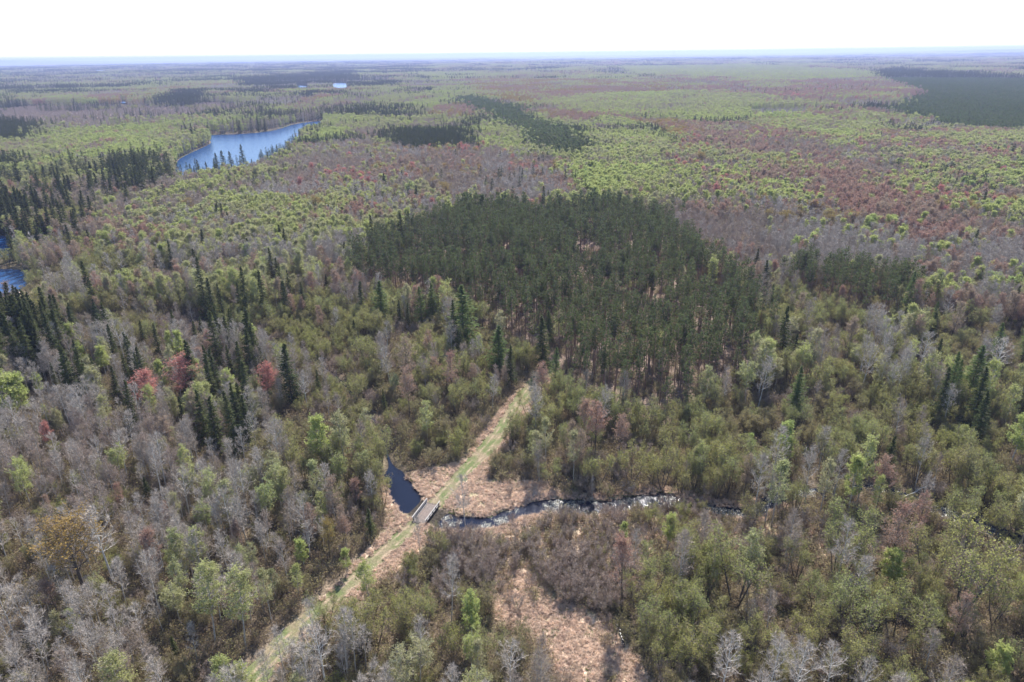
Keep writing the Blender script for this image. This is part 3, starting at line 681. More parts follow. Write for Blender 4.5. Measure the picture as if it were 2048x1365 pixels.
for k in range(3):
    a = tuft(600+k, .35, 80, .6, .4).arrays(); cgg.objects.link(bpy.data.objects.new('tuft_%d' % k, to_mesh('tuft', *a, [M_green])))
for k in range(5):
    a = brush(700+k).arrays(); cb.objects.link(bpy.data.objects.new('brush_%d' % k, to_mesh('brush', *a, [MB['browntwig'], ML['brush']])))

def wedge(r0, r1, step, margin=6.0, jit=.48):
    hw = math.tan(R(37+margin))
    ys = np.arange(0, r1, step); X, Y = np.meshgrid(np.arange(-r1, r1, step), ys)
    X = X.ravel(); Y = Y.ravel(); X = X+rng.uniform(-jit, jit, len(X))*step; Y = Y+rng.uniform(-jit, jit, len(Y))*step
    r = np.hypot(X, Y); k = (r >= r0) & (r < r1) & (np.abs(X) < hw*Y+25) & (Y > 50)
    return X[k], Y[k]
def dry_ok(x, y):
    ok = dist_poly(CREEK[:, :2], x, y, CREEK[:, 2]) > .5
    ok &= dist_poly(DITCH[:, :2], x, y, DITCH[:, 2]) > .2
    for n_, P in WATER_W: ok &= ~inside(P, x, y)
    return ok
def gheight(x, y): return flat_water(x, y, water_dip(x, y, height(x, y)))
x, y = wedge(70, 270, .75)
zn = zones_of(x, y); dt = dist_poly(TRAIL, x, y); hw_t = np.interp(np.hypot(x, y), [90, 118, 124, 150, 190, 230], [1.8, 1.8, 1.95, 2.6, 3.0, 2.0])
k = (((zn == 'clear') | (zn == 'meadow')) | ((zn == 'creekshrub') & (rng.random(len(x)) < .45)) | ((dist_poly(CREEK[:, :2], x, y, CREEK[:, 2]) < 2.5) & (np.hypot(x, y) < 135))) & dry_ok(x, y) & (dt > hw_t*.9)
x, y, zn = x[k], y[k], zn[k]; k = fbm(x, y, 3, 70) > .22; x, y = x[k], y[k]
def scat(name, x, y, ncol, collection, label, cat, s0, s1, sink=0):
    N = len(x); s = rng.uniform(s0, s1, N)
    scatter_obj(name, np.stack([x, y, gheight(x, y)-sink], 1), np.stack([rng.normal(0, .05, N), rng.normal(0, .05, N), rng.uniform(0, 6.28, N)], 1), np.stack([s, s, s*rng.uniform(.8, 1.2, N)], 1), rng.integers(0, ncol, N), collection, label, cat)
scat('marsh_grass', x, y, 5, cg, 'tan dead marsh grass matted beside the trail, the creek and in the meadow', 'grass', .8, 1.5)
print('marsh grass', len(x))
k = (fbm(x, y, 4, 36) > .54) & (rng.random(len(x)) < .6)
scat('green_grass', x[k], y[k], 3, cgg, 'new green grass coming up between the dead tan tufts', 'grass', .8, 1.6)
x, y = wedge(70, 330, 1.55); zn = zones_of(x, y)
k = dry_ok(x, y) & (dist_poly(TRAIL, x, y) > 3.4) & (zn != 'clear') & (zn != 'meadow') & ~((zn == 'plantation') & (rng.random(len(x)) < .65)) & ~((zn == 'creekshrub') & (rng.random(len(x)) < .35)) & (dist_poly(CREEK[:, :2], x, y, CREEK[:, 2]) > 1.5)
k |= (zn == 'meadow') & (rng.random(len(x)) < .05)
scat('underbrush', x[k], y[k], 5, cb, 'low twiggy underbrush with first leaves filling the woodland floor', 'undergrowth', .8, 1.9)
print('underbrush', k.sum())

# floating weed on the ponds and the creek
def pad_patch(seed):
    r = np.random.default_rng(seed); K = MBld(); N = 26; a = r.uniform(0, 6.28, N); q = r.uniform(0, .8, N)
    for i in range(N):
        s = r.uniform(.03, .09); cx_, cy2 = q[i]*math.cos(a[i]), q[i]*math.sin(a[i]); m_ = 6
        V = [(cx_, cy2, .01)]+[(cx_+s*math.cos(j*6.28/m_), cy2+s*.8*math.sin(j*6.28/m_), r.normal(.012, .010)) for j in range(m_)]
        K.add(V, [(0, 1+j, 1+(j+1) % m_) for j in range(m_)], 0)
    return K
M_pad, n, out = mat('wet_floating_leaf'); c, _ = randmix(n, [(.24, .24, .19), (.30, .29, .24), (.17, .18, .12)])
p = n.nodes.new('ShaderNodeBsdfPrincipled'); p.inputs['Roughness'].default_value = .28; n.links.new(c, p.inputs['Base Color']); n.links.new(p.outputs[0], out.inputs[0])
cpd = coll('weed_patches')
for k in range(4): cpd.objects.link(bpy.data.objects.new('weed_%d' % k, to_mesh('weed', *pad_patch(800+k).arrays(), [M_pad])))
x, y = wedge(90, 320, .7); dc = dist_poly(CREEK[:, :2], x, y, CREEK[:, 2])
px_, py_, _d = project(np.stack([x, y, 0*x], 1))
k = (dc < .3) & (((px_ > 1100) & (fbm(x, y, 5, 90) > .50)) | ((px_ > 880) & (px_ <= 1010) & (fbm(x, y, 4, 91) > .60)) | ((px_ > 1000) & (fbm(x, y, 3, 92) > .68)))
pb = inside(WATER_W[2][1], x, y) & (fbm(x, y, 5, 93) > .54)
xs = np.concatenate([x[k], x[pb]]); ys = np.concatenate([y[k], y[pb]]); zs = np.concatenate([np.full(k.sum(), -.36), np.full(pb.sum(), .0)])
N = len(xs); s = rng.uniform(.7, 1.3, N)*np.where(ys > 230, 1.8, 1)
scatter_obj('floating_weed', np.stack([xs, ys, zs], 1), np.stack([0*s, 0*s, rng.uniform(0, 6.28, N)], 1), np.stack([s, s, s], 1), rng.integers(0, 4, N), cpd, 'pale water weed floating on the creek and the near pond, glinting in the sun', 'water weed')

# ------------------------------------------------------------------ heroes: single trees one can point to
def base_h(px, pb, pt):
    b = ray_to(px, pb); lo, hi = 0, 60
    for _ in range(40):
        m_ = (lo+hi)/2
        if project(np.array([[b[0], b[1], m_]]))[1][0] > pt: lo = m_
        else: hi = m_
    return b, lo
HERO = [
 ('tamarack_tree', 930, 705, 568, 'tallest green tamarack at the front left edge of the central pine plantation', 1.62),
 ('tamarack_tree', 998, 745, 650, 'green tamarack standing just left of the far end of the grassy trail', 1.69),
 ('tamarack_tree', 765, 655, 560, 'green tamarack by the left corner of the central pine plantation', 1.56),
 ('tamarack_tree', 868, 650, 565, 'slender green tamarack between the left plantation corner and the tallest tamarack', 1.17),
 ('tamarack_tree', 845, 655, 572, 'pale green tamarack second left of the tallest tamarack', 1.30),
 ('tamarack_tree', 1098, 690, 620, 'light green tamarack inside the plantation where the trail disappears', 1.30),
 ('tamarack_tree', 1930, 820, 690, 'mid green tamarack among grey trees by the right edge, behind the creek', 1.43),
 ('spruce_tree', 1086, 735, 628, 'black spruce standing beside the far end of the trail, shading the grass', 1.25),
 ('spruce_tree', 416, 642, 512, 'dark spruce, leftmost of the tall spruces standing in the green wood above the bare thicket', .8),
 ('spruce_tree', 432, 655, 548, 'tall dark spruce, second from the left of the group above the bare thicket', .95),
 ('spruce_tree', 452, 655, 565, 'dark spruce pressed against the right of a taller pair, above the bare thicket', .9),
 ('spruce_tree', 498, 652, 532, 'tall dark spruce, left one of the right hand pair above the bare thicket', .95),
 ('spruce_tree', 537, 648, 538, 'tallest sharp topped spruce, right one of the pair above the bare thicket', 1.0),
 ('spruce_tree', 299, 1003, 953, 'small lone dark spruce surrounded by bare grey aspens', 1.25),
 ('spruce_tree', 353, 1312, 1272, 'tiny dark spruce in the bare wood near the bottom edge', 1.2),
 ('spruce_tree', 585, 812, 686, 'broad dark spruce at the right end of the spruce and aspen mix', 1.35),
 ('spruce_tree', 640, 800, 738, 'narrow dark spruce just right of the broad dark spruce', .9),
 ('spruce_tree', 771, 826, 778, 'small narrow spruce in the green brush left of the trail', .9),
 ('spruce_tree', 711, 692, 640, 'small black spruce between the bare thicket and the tamaracks', 1.2),
 ('spruce_tree', 802, 660, 600, 'small pointed spruce in front of the left plantation corner', 1.1),
 ('spruce_tree', 818, 664, 606, 'small spruce just right of another small pointed spruce at the plantation corner', 1.0),
 ('spruce_tree', 236, 735, 648, 'leaning dark spruce with see-through crown behind the bare grey trees', .9),
 ('spruce_tree', 290, 690, 640, 'dark spruce standing alone beside the dark bend of the creek', 1.1),
 ('spruce_tree', 320, 712, 645, 'dark spruce right of the one beside the creek bend', 1.0),
 ('spruce_tree', 398, 710, 640, 'dark spruce, left of two at the upper end of the spruce row', 1.0),
 ('spruce_tree', 410, 700, 632, 'dark spruce, right of two at the upper end of the spruce row', 1.0),
 ('spruce_tree', 430, 790, 688, 'tall spruce behind the right red maple', .95),
 ('spruce_tree', 447, 815, 695, 'tall spruce in the row right of the red maples, second', .95),
 ('spruce_tree', 492, 790, 682, 'tall spruce in the row right of the red maples, fourth', 1.0),
 ('spruce_tree', 470, 770, 690, 'spruce in the row right of the red maples, third', .9),
 ('spruce_tree', 541, 770, 712, 'spruce behind the smaller red maple', .95),
 ('spruce_tree', 242, 815, 730, 'dark spruce to the left of the left red maple', 1.0),
 ('spruce_tree', 268, 800, 708, 'dark spruce behind the left red maple', .8),
 ('spruce_tree', 120, 790, 722, 'thin dark spruce right of the bright green poplar at the left edge', .8),
 ('spruce_tree', 416, 890, 778, 'dark spruce, left of the close group below the right red maple', 1.1),
 ('spruce_tree', 438, 912, 790, 'tall dark spruce, right of the close group below the right red maple', 1.15),
 ('spruce_tree', 485, 880, 765, 'dark spruce between the close group and the smaller red maple', 1.0),
 ('spruce_tree', 500, 900, 790, 'dark spruce above the pale bare tree in the middle of the left wood', 1.0),
 ('spruce_tree', 375, 870, 790, 'shaded spruce directly below the right red maple', .9),
 ('spruce_tree', 1948, 900, 780, 'dark slim spruce among olive trees near the right edge behind the creek', 1.0),
 ('spruce_tree', 1770, 950, 870, 'dark spruce in the shade of the trees above the right hand creek', 1.2),
 ('spruce_tree', 744, 1075, 1015, 'dark small spruce left of the trail just below the bridge', 1.2),
 ('spruce_tree', 1240, 288, 262, 'single dark spruce standing above the lime green grove', 1.3),
 ('spruce_tree', 385, 362, 326, 'spruce at the left end of the near lake shore', 1.4),
 ('spruce_tree', 402, 360, 318, 'spruce on the near lake shore, second from the left', 1.4),
 ('spruce_tree', 418, 358, 322, 'spruce on the near lake shore, third from the left', 1.4),
 ('spruce_tree', 440, 354, 304, 'dark spruce before the lake, left of the closest group', 1.4),
 ('spruce_tree', 453, 354, 299, 'tallest of the close dark spruces before the lake', 1.5),
 ('spruce_tree', 466, 352, 301, 'dark spruce before the lake, right of the closest group', 1.4),
 ('spruce_tree', 491, 352, 288, 'tall slim spruce standing out against the lake', 1.2),
 ('spruce_tree', 506, 346, 318, 'low spruce right of the tall slim one against the lake', 1.4),
 ('spruce_tree', 581, 302, 274, 'spruce near the right end of the near lake shore', 1.4),
 ('spruce_tree', 595, 296, 270, 'spruce right at the narrow end of the near lake shore', 1.3),
 ('spruce_tree', 517, 262, 232, 'left one of two spruces on the far lake shore', 1.3),
 ('spruce_tree', 532, 263, 238, 'right one of two spruces on the far lake shore', 1.4),
 ('spruce_tree', 368, 282, 250, 'spruce left of the lake, left one of four', 1.4),
 ('spruce_tree', 376, 284, 248, 'spruce left of the lake, second of four', 1.4),
 ('spruce_tree', 388, 290, 246, 'spruce left of the lake, third of four', 1.3),
 ('spruce_tree', 396, 292, 254, 'spruce by the lake, right one of four', 1.4),
 ('spruce_tree', 96, 374, 330, 'left one of a pair of broad spruces in the dark spruce belt', 1.5),
 ('spruce_tree', 108, 374, 334, 'right one of a pair of broad spruces in the dark spruce belt', 1.4),
 ('spruce_tree', 162, 372, 334, 'spruce in the middle of the dark spruce belt', 1.3),
 ('spruce_tree', 190, 372, 322, 'tall spruce in the middle of the dark spruce belt', 1.4),
 ('spruce_tree', 202, 376, 321, 'tallest spruce in the middle of the dark spruce belt', 1.4),
 ('spruce_tree', 238, 380, 320, 'spruce towards the right of the dark spruce belt', 1.4),
 ('spruce_tree', 282, 378, 307, 'tallest spruce at the right end of the dark spruce belt', 1.4),
 ('spruce_tree', 262, 430, 365, 'spruce below the right end of the dark spruce belt', 1.2),
 ('spruce_tree', 60, 500, 440, 'spruce on the bank above the near pond', 1.4),
 ('spruce_tree', 30, 520, 462, 'dark spruce between the two near ponds', 1.3),
 ('spruce_tree', 150, 515, 448, 'lone tall spruce in the green wood right of the ponds', 1.1),
 ('spruce_tree', 186, 512, 460, 'lone spruce right of another in the green wood beyond the ponds', 1.1),
 ('spruce_tree', 655, 590, 548, 'small dark spruce left of the plantation corner', 1.1),
 ('spruce_tree', 866, 405, 380, 'dark spruce beside the round tan oak behind the plantation', 1.5),
 ('spruce_tree', 804, 355, 322, 'dark spruce in the mauve wood behind the plantation', 1.4),
 ('spruce_tree', 945, 300, 258, 'tall spruce at the right end of the dense conifer patch', 1.3),
 ('spruce_tree', 772, 395, 345, 'dark spruce clump member left of a tan oak behind the plantation', 1.4),
 ('red_maple', 304, 825, 746, 'pinkish red maple, left one of the bright red pair in the left wood', 1.7),
 ('red_maple', 374, 820, 722, 'bright pink red maple, right one of the pair in the left wood', 1.6),
 ('red_maple', 536, 815, 735, 'smaller dull red maple between dark spruces in the left wood', 1.3),
 ('red_maple', 102, 905, 850, 'low orange red maple at the top of the bare grey wood', 1.1),
 ('red_maple', 1430, 412, 372, 'bright red maple standing behind the right end of the plantation', 1.5),
 ('red_maple', 1635, 425, 388, 'bright red maple, right one of the red pair far right behind the plantation', 1.5),
 ('red_maple', 1613, 422, 386, 'bright red maple, left one of the red pair far right behind the plantation', 1.4),
 ('red_maple', 499, 443, 418, 'small crimson maple in the pale wood left of the plantation', 1.4),
 ('red_maple', 848, 352, 332, 'small crimson maple far behind the plantation', 1.5),
 ('red_maple', 245, 460, 430, 'dusty red maple behind the pale wood on the left', 1.2),
 ('poplar_tree', 335, 790, 724, 'bright green poplar standing between the two red maples', .9),
 ('poplar_tree', 20, 860, 752, 'large bright green poplar at the left edge', 1.6),
 ('poplar_tree', 52, 850, 758, 'bright green poplar right beside the large one at the left edge', 1.1),
 ('poplar_tree', 86, 800, 748, 'yellow green poplar behind a spruce near the left edge', .9),
 ('poplar_tree', 170, 740, 690, 'yellow green poplar above the pale bare trees on the left', 1.2),
 ('poplar_tree', 215, 760, 700, 'lime poplar right of another, above the pale bare trees on the left', 1.2),
 ('poplar_tree', 372, 745, 668, 'green poplar among the spruces above the red maples', .8),
 ('poplar_tree', 345, 725, 668, 'green poplar left of its twin above the red maples', .8),
 ('poplar_tree', 612, 1145, 1086, 'round lime green tree left of the trail below the bridge', 1.15),
 ('poplar_tree', 695, 1150, 1106, 'low bright green tree at the left edge of the trail', 1.2),
 ('poplar_tree', 946, 1290, 1192, 'bright green tree left of the tan meadow', .9),
 ('poplar_tree', 1247, 1110, 1050, 'small bright green tree in the brush in front of the creek', .75),
 ('poplar_tree', 1333, 1105, 1032, 'round green tree in the creekside brush right of a smaller bright one', 1.0),
 ('poplar_tree', 1780, 1190, 1112, 'bright green bushy tree in the lower right wood', 1.5),
 ('poplar_tree', 2040, 1240, 1150, 'bright green tree at the right edge in the lower right wood', 1.3),
 ('poplar_tree', 1990, 1370, 1300, 'yellow green tree in the lower right corner', 1.5),
 ('poplar_tree', 318, 455, 418, 'bright green poplar in the pale wood below the lake', 1.5),
 ('poplar_tree', 734, 505, 458, 'lime poplar at the upper left corner of the plantation', 1.2),
 ('poplar_tree', 902, 455, 405, 'bright lime tree behind the upper left edge of the plantation', 1.0),
 ('poplar_tree', 1500, 905, 870, 'small bright green tree behind the creek on the right', 1.2),
 ('oak_tree', 172, 1195, 1052, 'wide orange brown oak with a hazy crown in the bare wood', 1.35),
 ('oak_tree', 660, 1120, 1050, 'rusty brown tree at the left edge of the trail', .75),
 ('oak_tree', 386, 445, 403, 'golden yellow round oak in the pale wood below the lake', 1.3),
 ('oak_tree', 634, 447, 400, 'golden brown oak in the mauve wood left of the plantation', 1.3),
 ('oak_tree', 890, 412, 370, 'round tan oak with bare lower branches behind the plantation', 1.5),
 ('oak_tree', 1398, 345, 308, 'golden yellow oak beyond the plantation on the right', 1.3),
 ('white_limbed_aspen', 230, 1170, 1018, 'bare aspen with spreading white limbs in the middle of the lower left wood', 1.2),
 ('white_limbed_aspen', 162, 1010, 945, 'bare white branched aspen in the upper part of the bare wood', 1.1),
 ('white_limbed_aspen', 52, 1110, 1040, 'bare white branched aspen close to the left edge', .9),
 ('white_limbed_aspen', 20, 1205, 1120, 'bare pale aspen at the left edge, lower of two', 1.0),
 ('white_limbed_aspen', 100, 1150, 1075, 'pale bare tree left of the orange brown oak', .95),
 ('white_limbed_aspen', 290, 1300, 1213, 'brightest white limbed aspen near the bottom of the lower left wood', 1.15),
 ('white_limbed_aspen', 492, 935, 855, 'pale bare tree below the spruces in the middle of the left wood', 1.0),
 ('white_limbed_aspen', 325, 1000, 895, 'white barked bare aspen left of centre at the top of the bare wood', .8),
 ('leafing_aspen', 432, 1290, 1148, 'lime leafed aspen with white branches, left of three by the lower trail', 1.15),
 ('leafing_aspen', 492, 1300, 1155, 'lime leafed aspen with white branches, middle of three by the lower trail', 1.15),
 ('leafing_aspen', 545, 1250, 1150, 'lime leafed aspen, right of three by the lower trail', .8),
 ('leafing_aspen', 255, 1420, 1320, 'yellow green aspen at the bottom edge', 1.5),
 ('leafing_aspen', 742, 1215, 1125, 'pale green feathery tree leaning over the trail below the bridge', 1.15),
 ('willow_tree', 1470, 1215, 1088, 'tall willow with dark forked trunk and brown tipped crown in the lower right wood', 1.1),
 ('willow_tree', 1693, 1140, 1022, 'fan shaped willow with several dark stems near the middle of the lower right wood', 1.1),
 ('willow_tree', 1668, 1150, 1045, 'olive willow just left of the fan shaped willow', .9),
 ('willow_tree', 1915, 1235, 1085, 'large round olive willow with a dark trunk near the right edge', 1.25),
 ('willow_tree', 1690, 1295, 1165, 'slender willow with a long dark trunk in the lower right wood', .95),
 ('willow_tree', 1785, 1290, 1180, 'brown tipped willow right of the slender willow', 1.0),
 ('willow_tree', 1850, 1175, 1070, 'yellow olive willow between the fan shaped willow and the large round one', 1.0),
 ('willow_tree', 1985, 1250, 1160, 'grey green willow right of the large round olive willow', 1.0),
 ('bare_aspen', 932, 1072, 962, 'bare grey fan shaped tree rising between the bridge and the right hand creek', .95),
 ('bare_aspen', 842, 1125, 1035, 'bare dark tree in front of the bridge\'s near end', .6),
 ('bare_aspen', 1268, 1155, 1062, 'thin bare brown tree standing alone in the brush in front of the creek', .8),
 ('bare_aspen', 1185, 1000, 950, 'thin dead topped tree on the bank behind the creek', .5),
 ('white_limbed_aspen', 1435, 1420, 1282, 'bare white twigged tree at the bottom edge, left of the pale clump', 1.1),
 ('white_limbed_aspen', 1530, 1420, 1290, 'bare white twigged tree at the bottom edge, left in the pale clump', 1.0),
 ('white_limbed_aspen', 1580, 1430, 1292, 'bare white twigged tree at the bottom edge, middle of the pale clump', 1.1),
 ('white_limbed_aspen', 1645, 1420, 1300, 'bare white twigged tree at the bottom edge, right in the pale clump', 1.1),
 ('white_limbed_aspen', 1020, 1390, 1285, 'bare pale tree at the bottom edge left of the tan meadow', 1.2),
 ('white_limbed_aspen', 1380, 895, 868, 'small white twigged bush shaped tree behind the creek', 1.3),
 ('white_limbed_aspen', 1835, 745, 665, 'twisted bare tree with pale crown behind the creek on the right', 1.3),
 ('white_limbed_aspen', 1985, 770, 680, 'wide bare grey tree near the right edge behind the creek', 1.5),
 ('white_limbed_aspen', 775, 700, 645, 'pale bare tree below the left plantation corner', 1.1),
]
HXY = []
for kd, px, pb, pt, lb, sx in HERO:
    b, h = base_h(px, pb, pt); s = h/KINDS[kd][6]
    plant(kd, b[0], b[1], float(gheight(b[:1], b[1:2])[0]), s, random.uniform(0, 6.28), lb, None, sx)
    HXY.append((b[0], b[1], h)); 
    if not .3 < s < 2.2: print('hero scale', kd, px, pb, round(s, 2))
HXY = np.array(HXY)
HC = {}
for hh in HERO: HC[hh[0]] = HC.get(hh[0], 0)+1

# ------------------------------------------------------------------ the woods
MIX = {  # spacing in metres, size range, kinds and weights
 'alderwood': (3.5, .6, 1.25, A_(alder_bush=34, willow_tree=34, leafing_aspen=2.2, bare_bush=12, birch_tree=3, budding_maple=1.2, tamarack_tree=.5, spruce_tree=.7, bare_aspen=2, poplar_tree=.15)),
 'barewood': (2.6, .5, 1.0, A_(bare_aspen=42, birch_tree=30, white_limbed_aspen=5, leafing_aspen=5, alder_bush=20, bare_bush=8, budding_maple=1.5)),
 'barefront': (2.8, .6, 1.0, A_(bare_aspen=32, birch_tree=14, white_limbed_aspen=5, leafing_aspen=20, alder_bush=18, bare_bush=6)),
 'barefrontright': (3.0, .6, .9, A_(white_limbed_aspen=40, bare_aspen=40, alder_bush=20)),
 'thicket': (1.9, .7, 1.2, A_(bare_bush=95, alder_bush=5)),
 'spruceclump': (3.0, .85, 1.15, A_(spruce_tree=80, birch_tree=10, bare_aspen=10)),
 'sprucemix': (3.0, .6, 1.05, A_(spruce_tree=13, bare_aspen=32, birch_tree=20, white_limbed_aspen=5, leafing_aspen=12, alder_bush=16, poplar_tree=1.5, budding_maple=4)),
 'shrubleft': (2.6, .7, 1.15, A_(bare_bush=50, alder_bush=42, willow_tree=5, birch_tree=3)),
 'oliveleft': (3.1, .75, 1.2, A_(alder_bush=26, willow_tree=34, leafing_aspen=12, birch_tree=12, bare_aspen=6, spruce_tree=1.2, budding_maple=5)),
 'sprucebelt': (3.4, .7, 1.15, A_(spruce_tree=32, willow_tree=36, leafing_aspen=12, birch_tree=12, budding_maple=4)),
 'paleaspen': (3.2, .8, 1.15, A_(leafing_aspen=36, bare_aspen=36, birch_tree=22, poplar_tree=3, budding_maple=8, spruce_tree=.5)),
 'mauvemix': (3.3, .8, 1.15, A_(bare_aspen=26, birch_tree=30, budding_maple=24, leafing_aspen=12, oak_tree=2, spruce_tree=3, red_maple=1)),
 'leftgreen': (3.4, .8, 1.2, A_(leafing_aspen=32, willow_tree=22, bare_aspen=22, birch_tree=16, poplar_tree=3, spruce_tree=1.5, budding_maple=6)),
 'limegrove': (3.5, .85, 1.15, A_(poplar_tree=40, leafing_aspen=40, birch_tree=16, budding_maple=5)),
 'rightgrey': (3.0, .7, 1.1, A_(bare_aspen=36, birch_tree=30, leafing_aspen=14, budding_maple=14, poplar_tree=4, spruce_tree=1)),
 'reds': (3.5, .8, 1.15, A_(budding_maple=54, birch_tree=20, leafing_aspen=12, red_maple=1.4, poplar_tree=5, bare_aspen=6, oak_tree=1.2, spruce_tree=.4)),
 'golds': (5, .8, 1.1, A_(oak_tree=30, budding_maple=40, leafing_aspen=22, birch_tree=8)),
 'marsh': (5.5, .5, 1.0, A_(bare_bush=96, birch_tree=1, spruce_tree=2, willow_tree=2)),
 'greyfield': (4, .5, .7, A_(bare_aspen=100)),
 'youngpine': (3.0, 1.25, 1.7, A_(young_pine=100)),
 'densepine': (3.6, .85, 1.1, A_(spruce_tree=100)),
 'bigplantation': (4.0, 1.1, 1.4, A_(young_pine=100)),
 'darkpatch': (4.5, .8, 1.05, A_(spruce_tree=100)),
 'plantation': (3.6, .74, 1.1, A_(pine_tree=97, leafing_aspen=.8, alder_bush=2)),
 'smallgrove': (3.4, .86, 1.0, A_(pine_tree=88, alder_bush=12)),
 'creekshrub': (2.6, .55, 1.0, A_(bare_bush=66, alder_bush=30, willow_tree=3)),
 'far1': (3.6, .8, 1.1, A_(poplar_tree=30, leafing_aspen=50, birch_tree=15, spruce_tree=2)),
 'far2': (3.6, .8, 1.1, A_(budding_maple=46, birch_tree=28, bare_aspen=14, leafing_aspen=6, red_maple=2, spruce_tree=1.5)),
 'far3': (3.6, .8, 1.1, A_(bare_aspen=34, birch_tree=40, leafing_aspen=14, spruce_tree=4)),
 'far4': (5, .8, 1.1, A_(spruce_tree=60, birch_tree=20, leafing_aspen=16, young_pine=10)),
 'far5': (3.6, .8, 1.1, A_(oak_tree=7, budding_maple=28, leafing_aspen=26, birch_tree=34)),
}
KL = list(KINDS)
def far_zone(x, y, zn):
    f = zn == 'far'; ang = np.degrees(np.arctan2(x, y))
    n1 = fbm(x*.8, y*.55, 210, 40); n2 = fbm(x*.8, y*.5, 260, 44)
    con = fbm(x*.7, y, 150, 47)+np.where(ang < -6, .07, -.03)
    n1 = n1-np.clip((np.hypot(x, y)-1500)/2500, 0, 1)*.05
    sub = np.where(n1 > .57, 'far1', np.where(n2 > .54, 'far2', np.where(n1 < .40, 'far3', 'far5')))
    sub = np.where((ang < -10) & (sub == 'far2'), 'far3', sub)
    sub = np.where(con > .64, 'far4', sub)
    return np.where(f, sub, zn)
def populate(r0, r1, step, smul=1.0):
    x, y = wedge(r0, r1, step)
    # ragged zone borders: look the zone up at a jittered place
    j = np.clip(np.hypot(x, y)*.012, .8, 12)
    zn = zones_of(x+rng.normal(0, 1, len(x))*j, y+rng.normal(0, 1, len(x))*j)
    z0 = zones_of(x, y); hard = np.isin(z0, ['clear', 'meadow']) | np.isin(zn, ['clear', 'meadow']); zn = np.where(hard, z0, zn)
    zn = far_zone(x, y, zn)
    kd = np.full(len(x), -1); sc = np.ones(len(x)); keep = np.zeros(len(x), bool)
    for zname, (sp, s0, s1, mix) in MIX.items():
        q = np.where(zn == zname)[0]
        if not len(q): continue
        keep[q] = rng.random(len(q)) < min(1, (step/sp)**2*(1.2 if r1 > 400 else 1))
        ks = np.array([KL.index(a) for a in mix]); ws = np.array(list(mix.values()), float)
        # neighbours tend to be of one kind: modulate the weights by slow noise
        nzs = np.stack([fbm(x[q], y[q], 16, 100+7*a) if r1 < 400 else .65*fbm(x[q], y[q]*.8, 42 if r1 < 1000 else 85, 100+7*a)+.35*fbm(x[q], y[q]*.7, 170, 300+7*a) for a in ks], 1)
        pw_ = ws[None]*np.exp((nzs-.5)*(2 if zname in ('plantation', 'smallgrove') else 9 if r1 < 400 else 15)); pw_ /= pw_.sum(1, keepdims=True)
        u = rng.random(len(q))[:, None]; kd[q] = ks[(np.cumsum(pw_, 1) < u).sum(1).clip(0, len(ks)-1)]
        sc[q] = rng.uniform(s0, s1, len(q))*np.where((kd[q] == KL.index('spruce_tree')) & (zname in ('sprucemix', 'spruceclump', 'sprucebelt')), 1.2, 1)
    if step > 3: keep &= (zn != 'clear') & (zn != 'meadow')
    q = np.where(((zn == 'meadow')) & (rng.random(len(x)) < .05))[0]; keep[q] = True; kd[q] = KL.index('bare_bush'); sc[q] = rng.uniform(.4, .8, len(q))
    q = np.where(((zn == 'clear')) & (rng.random(len(x)) < np.where((np.hypot(x-bc[0], y-bc[1]) < 14), .01, .09)))[0]; keep[q] = True; kd[q] = KL.index('bare_bush'); sc[q] = rng.uniform(.3, .6, len(q))
    dt = dist_poly(TRAIL, x, y); keep &= dt > np.where(np.hypot(x, y) > 150, 4.3, 3.6)
    hvec = np.array([KINDS[a][6] for a in KL])[kd]
    dcr = dist_poly(CREEK[:, :2], x, y, CREEK[:, 2]); keep &= (dcr > np.where(hvec*sc > 3.5, 1.2, .1))
    # nothing tall right in front of the open water and the trail
    ux, uy = x/np.hypot(x, y), y/np.hypot(x, y)
    px_, py_, _ = project(np.stack([x, y, 0*x], 1))
    vis = (px_ > 870) & (px_ < 1480) & (py_ < 1080) & (py_ > 1000)
    hm = hvec*sc
    keep &= ~(vis & (dcr < 6) & (hm > 4.2) & (rng.random(len(x)) < .8))
    for d_ in (2., 4., 6., 8.):
        dd = dist_poly(TRAIL[:60], x+ux*d_, y+uy*d_); keep &= ~((dd < 2.6) & (hm > d_*.75+.4) & (np.hypot(x, y) > 97) & (rng.random(len(x)) < np.where(np.hypot(x, y) < 112, .75, .92)))
    for n_, P in WATER_W: keep &= ~inside(P, x, y)
    u_hero = rng.random(len(x))
    for hx, hy, hh in HXY:
        keep &= ~((np.hypot(x-hx, y-hy) < 2.2+.004*hy) & (hvec > 4))
        rh = math.hypot(hx, hy); ra = np.hypot(x, y); lat = np.abs(x*hy-y*hx)/rh; dep = rh-(x*hx+y*hy)/rh
        keep &= ~((lat < 2.4) & (dep > 0) & (dep < 20) & (hm > dep*90/rh+.35*hh) & (hm > 3) & (u_hero < .85))
    keep &= kd >= 0
    kn_ = np.array(KL)[kd.clip(0)]
    keep &= ~(np.isin(kn_, ['tamarack_tree', 'spruce_tree']) & (np.hypot(x, y) < 165) & (zn != 'sprucemix'))
    for n_, P in WATER_W[3:]:
        if r1 > 1500:
            for d_ in (15, 40, 80, 130, 200, 280):
                keep &= ~(inside(P, x+ux*d_, y+uy*d_) & (hm > d_*.035))
    if step < 7: keep &= ~((zn == 'plantation') & (fbm(x, y, 15, 210) < .32))
    for wi, (n_, P) in enumerate(WATER_W[:3]):
        for d_ in (6, 12, 20, 30, 44):
            ins = inside(P, x+ux*d_, y+uy*d_); keep &= ~(ins & (hm > d_*(.31 if wi else .16)) & (rng.random(len(x)) < (.85 if wi else .7)) & ((kn_ != 'spruce_tree') | (wi > 0)))
    return x[keep], y[keep], kd[keep], sc[keep]*smul, zn[keep]
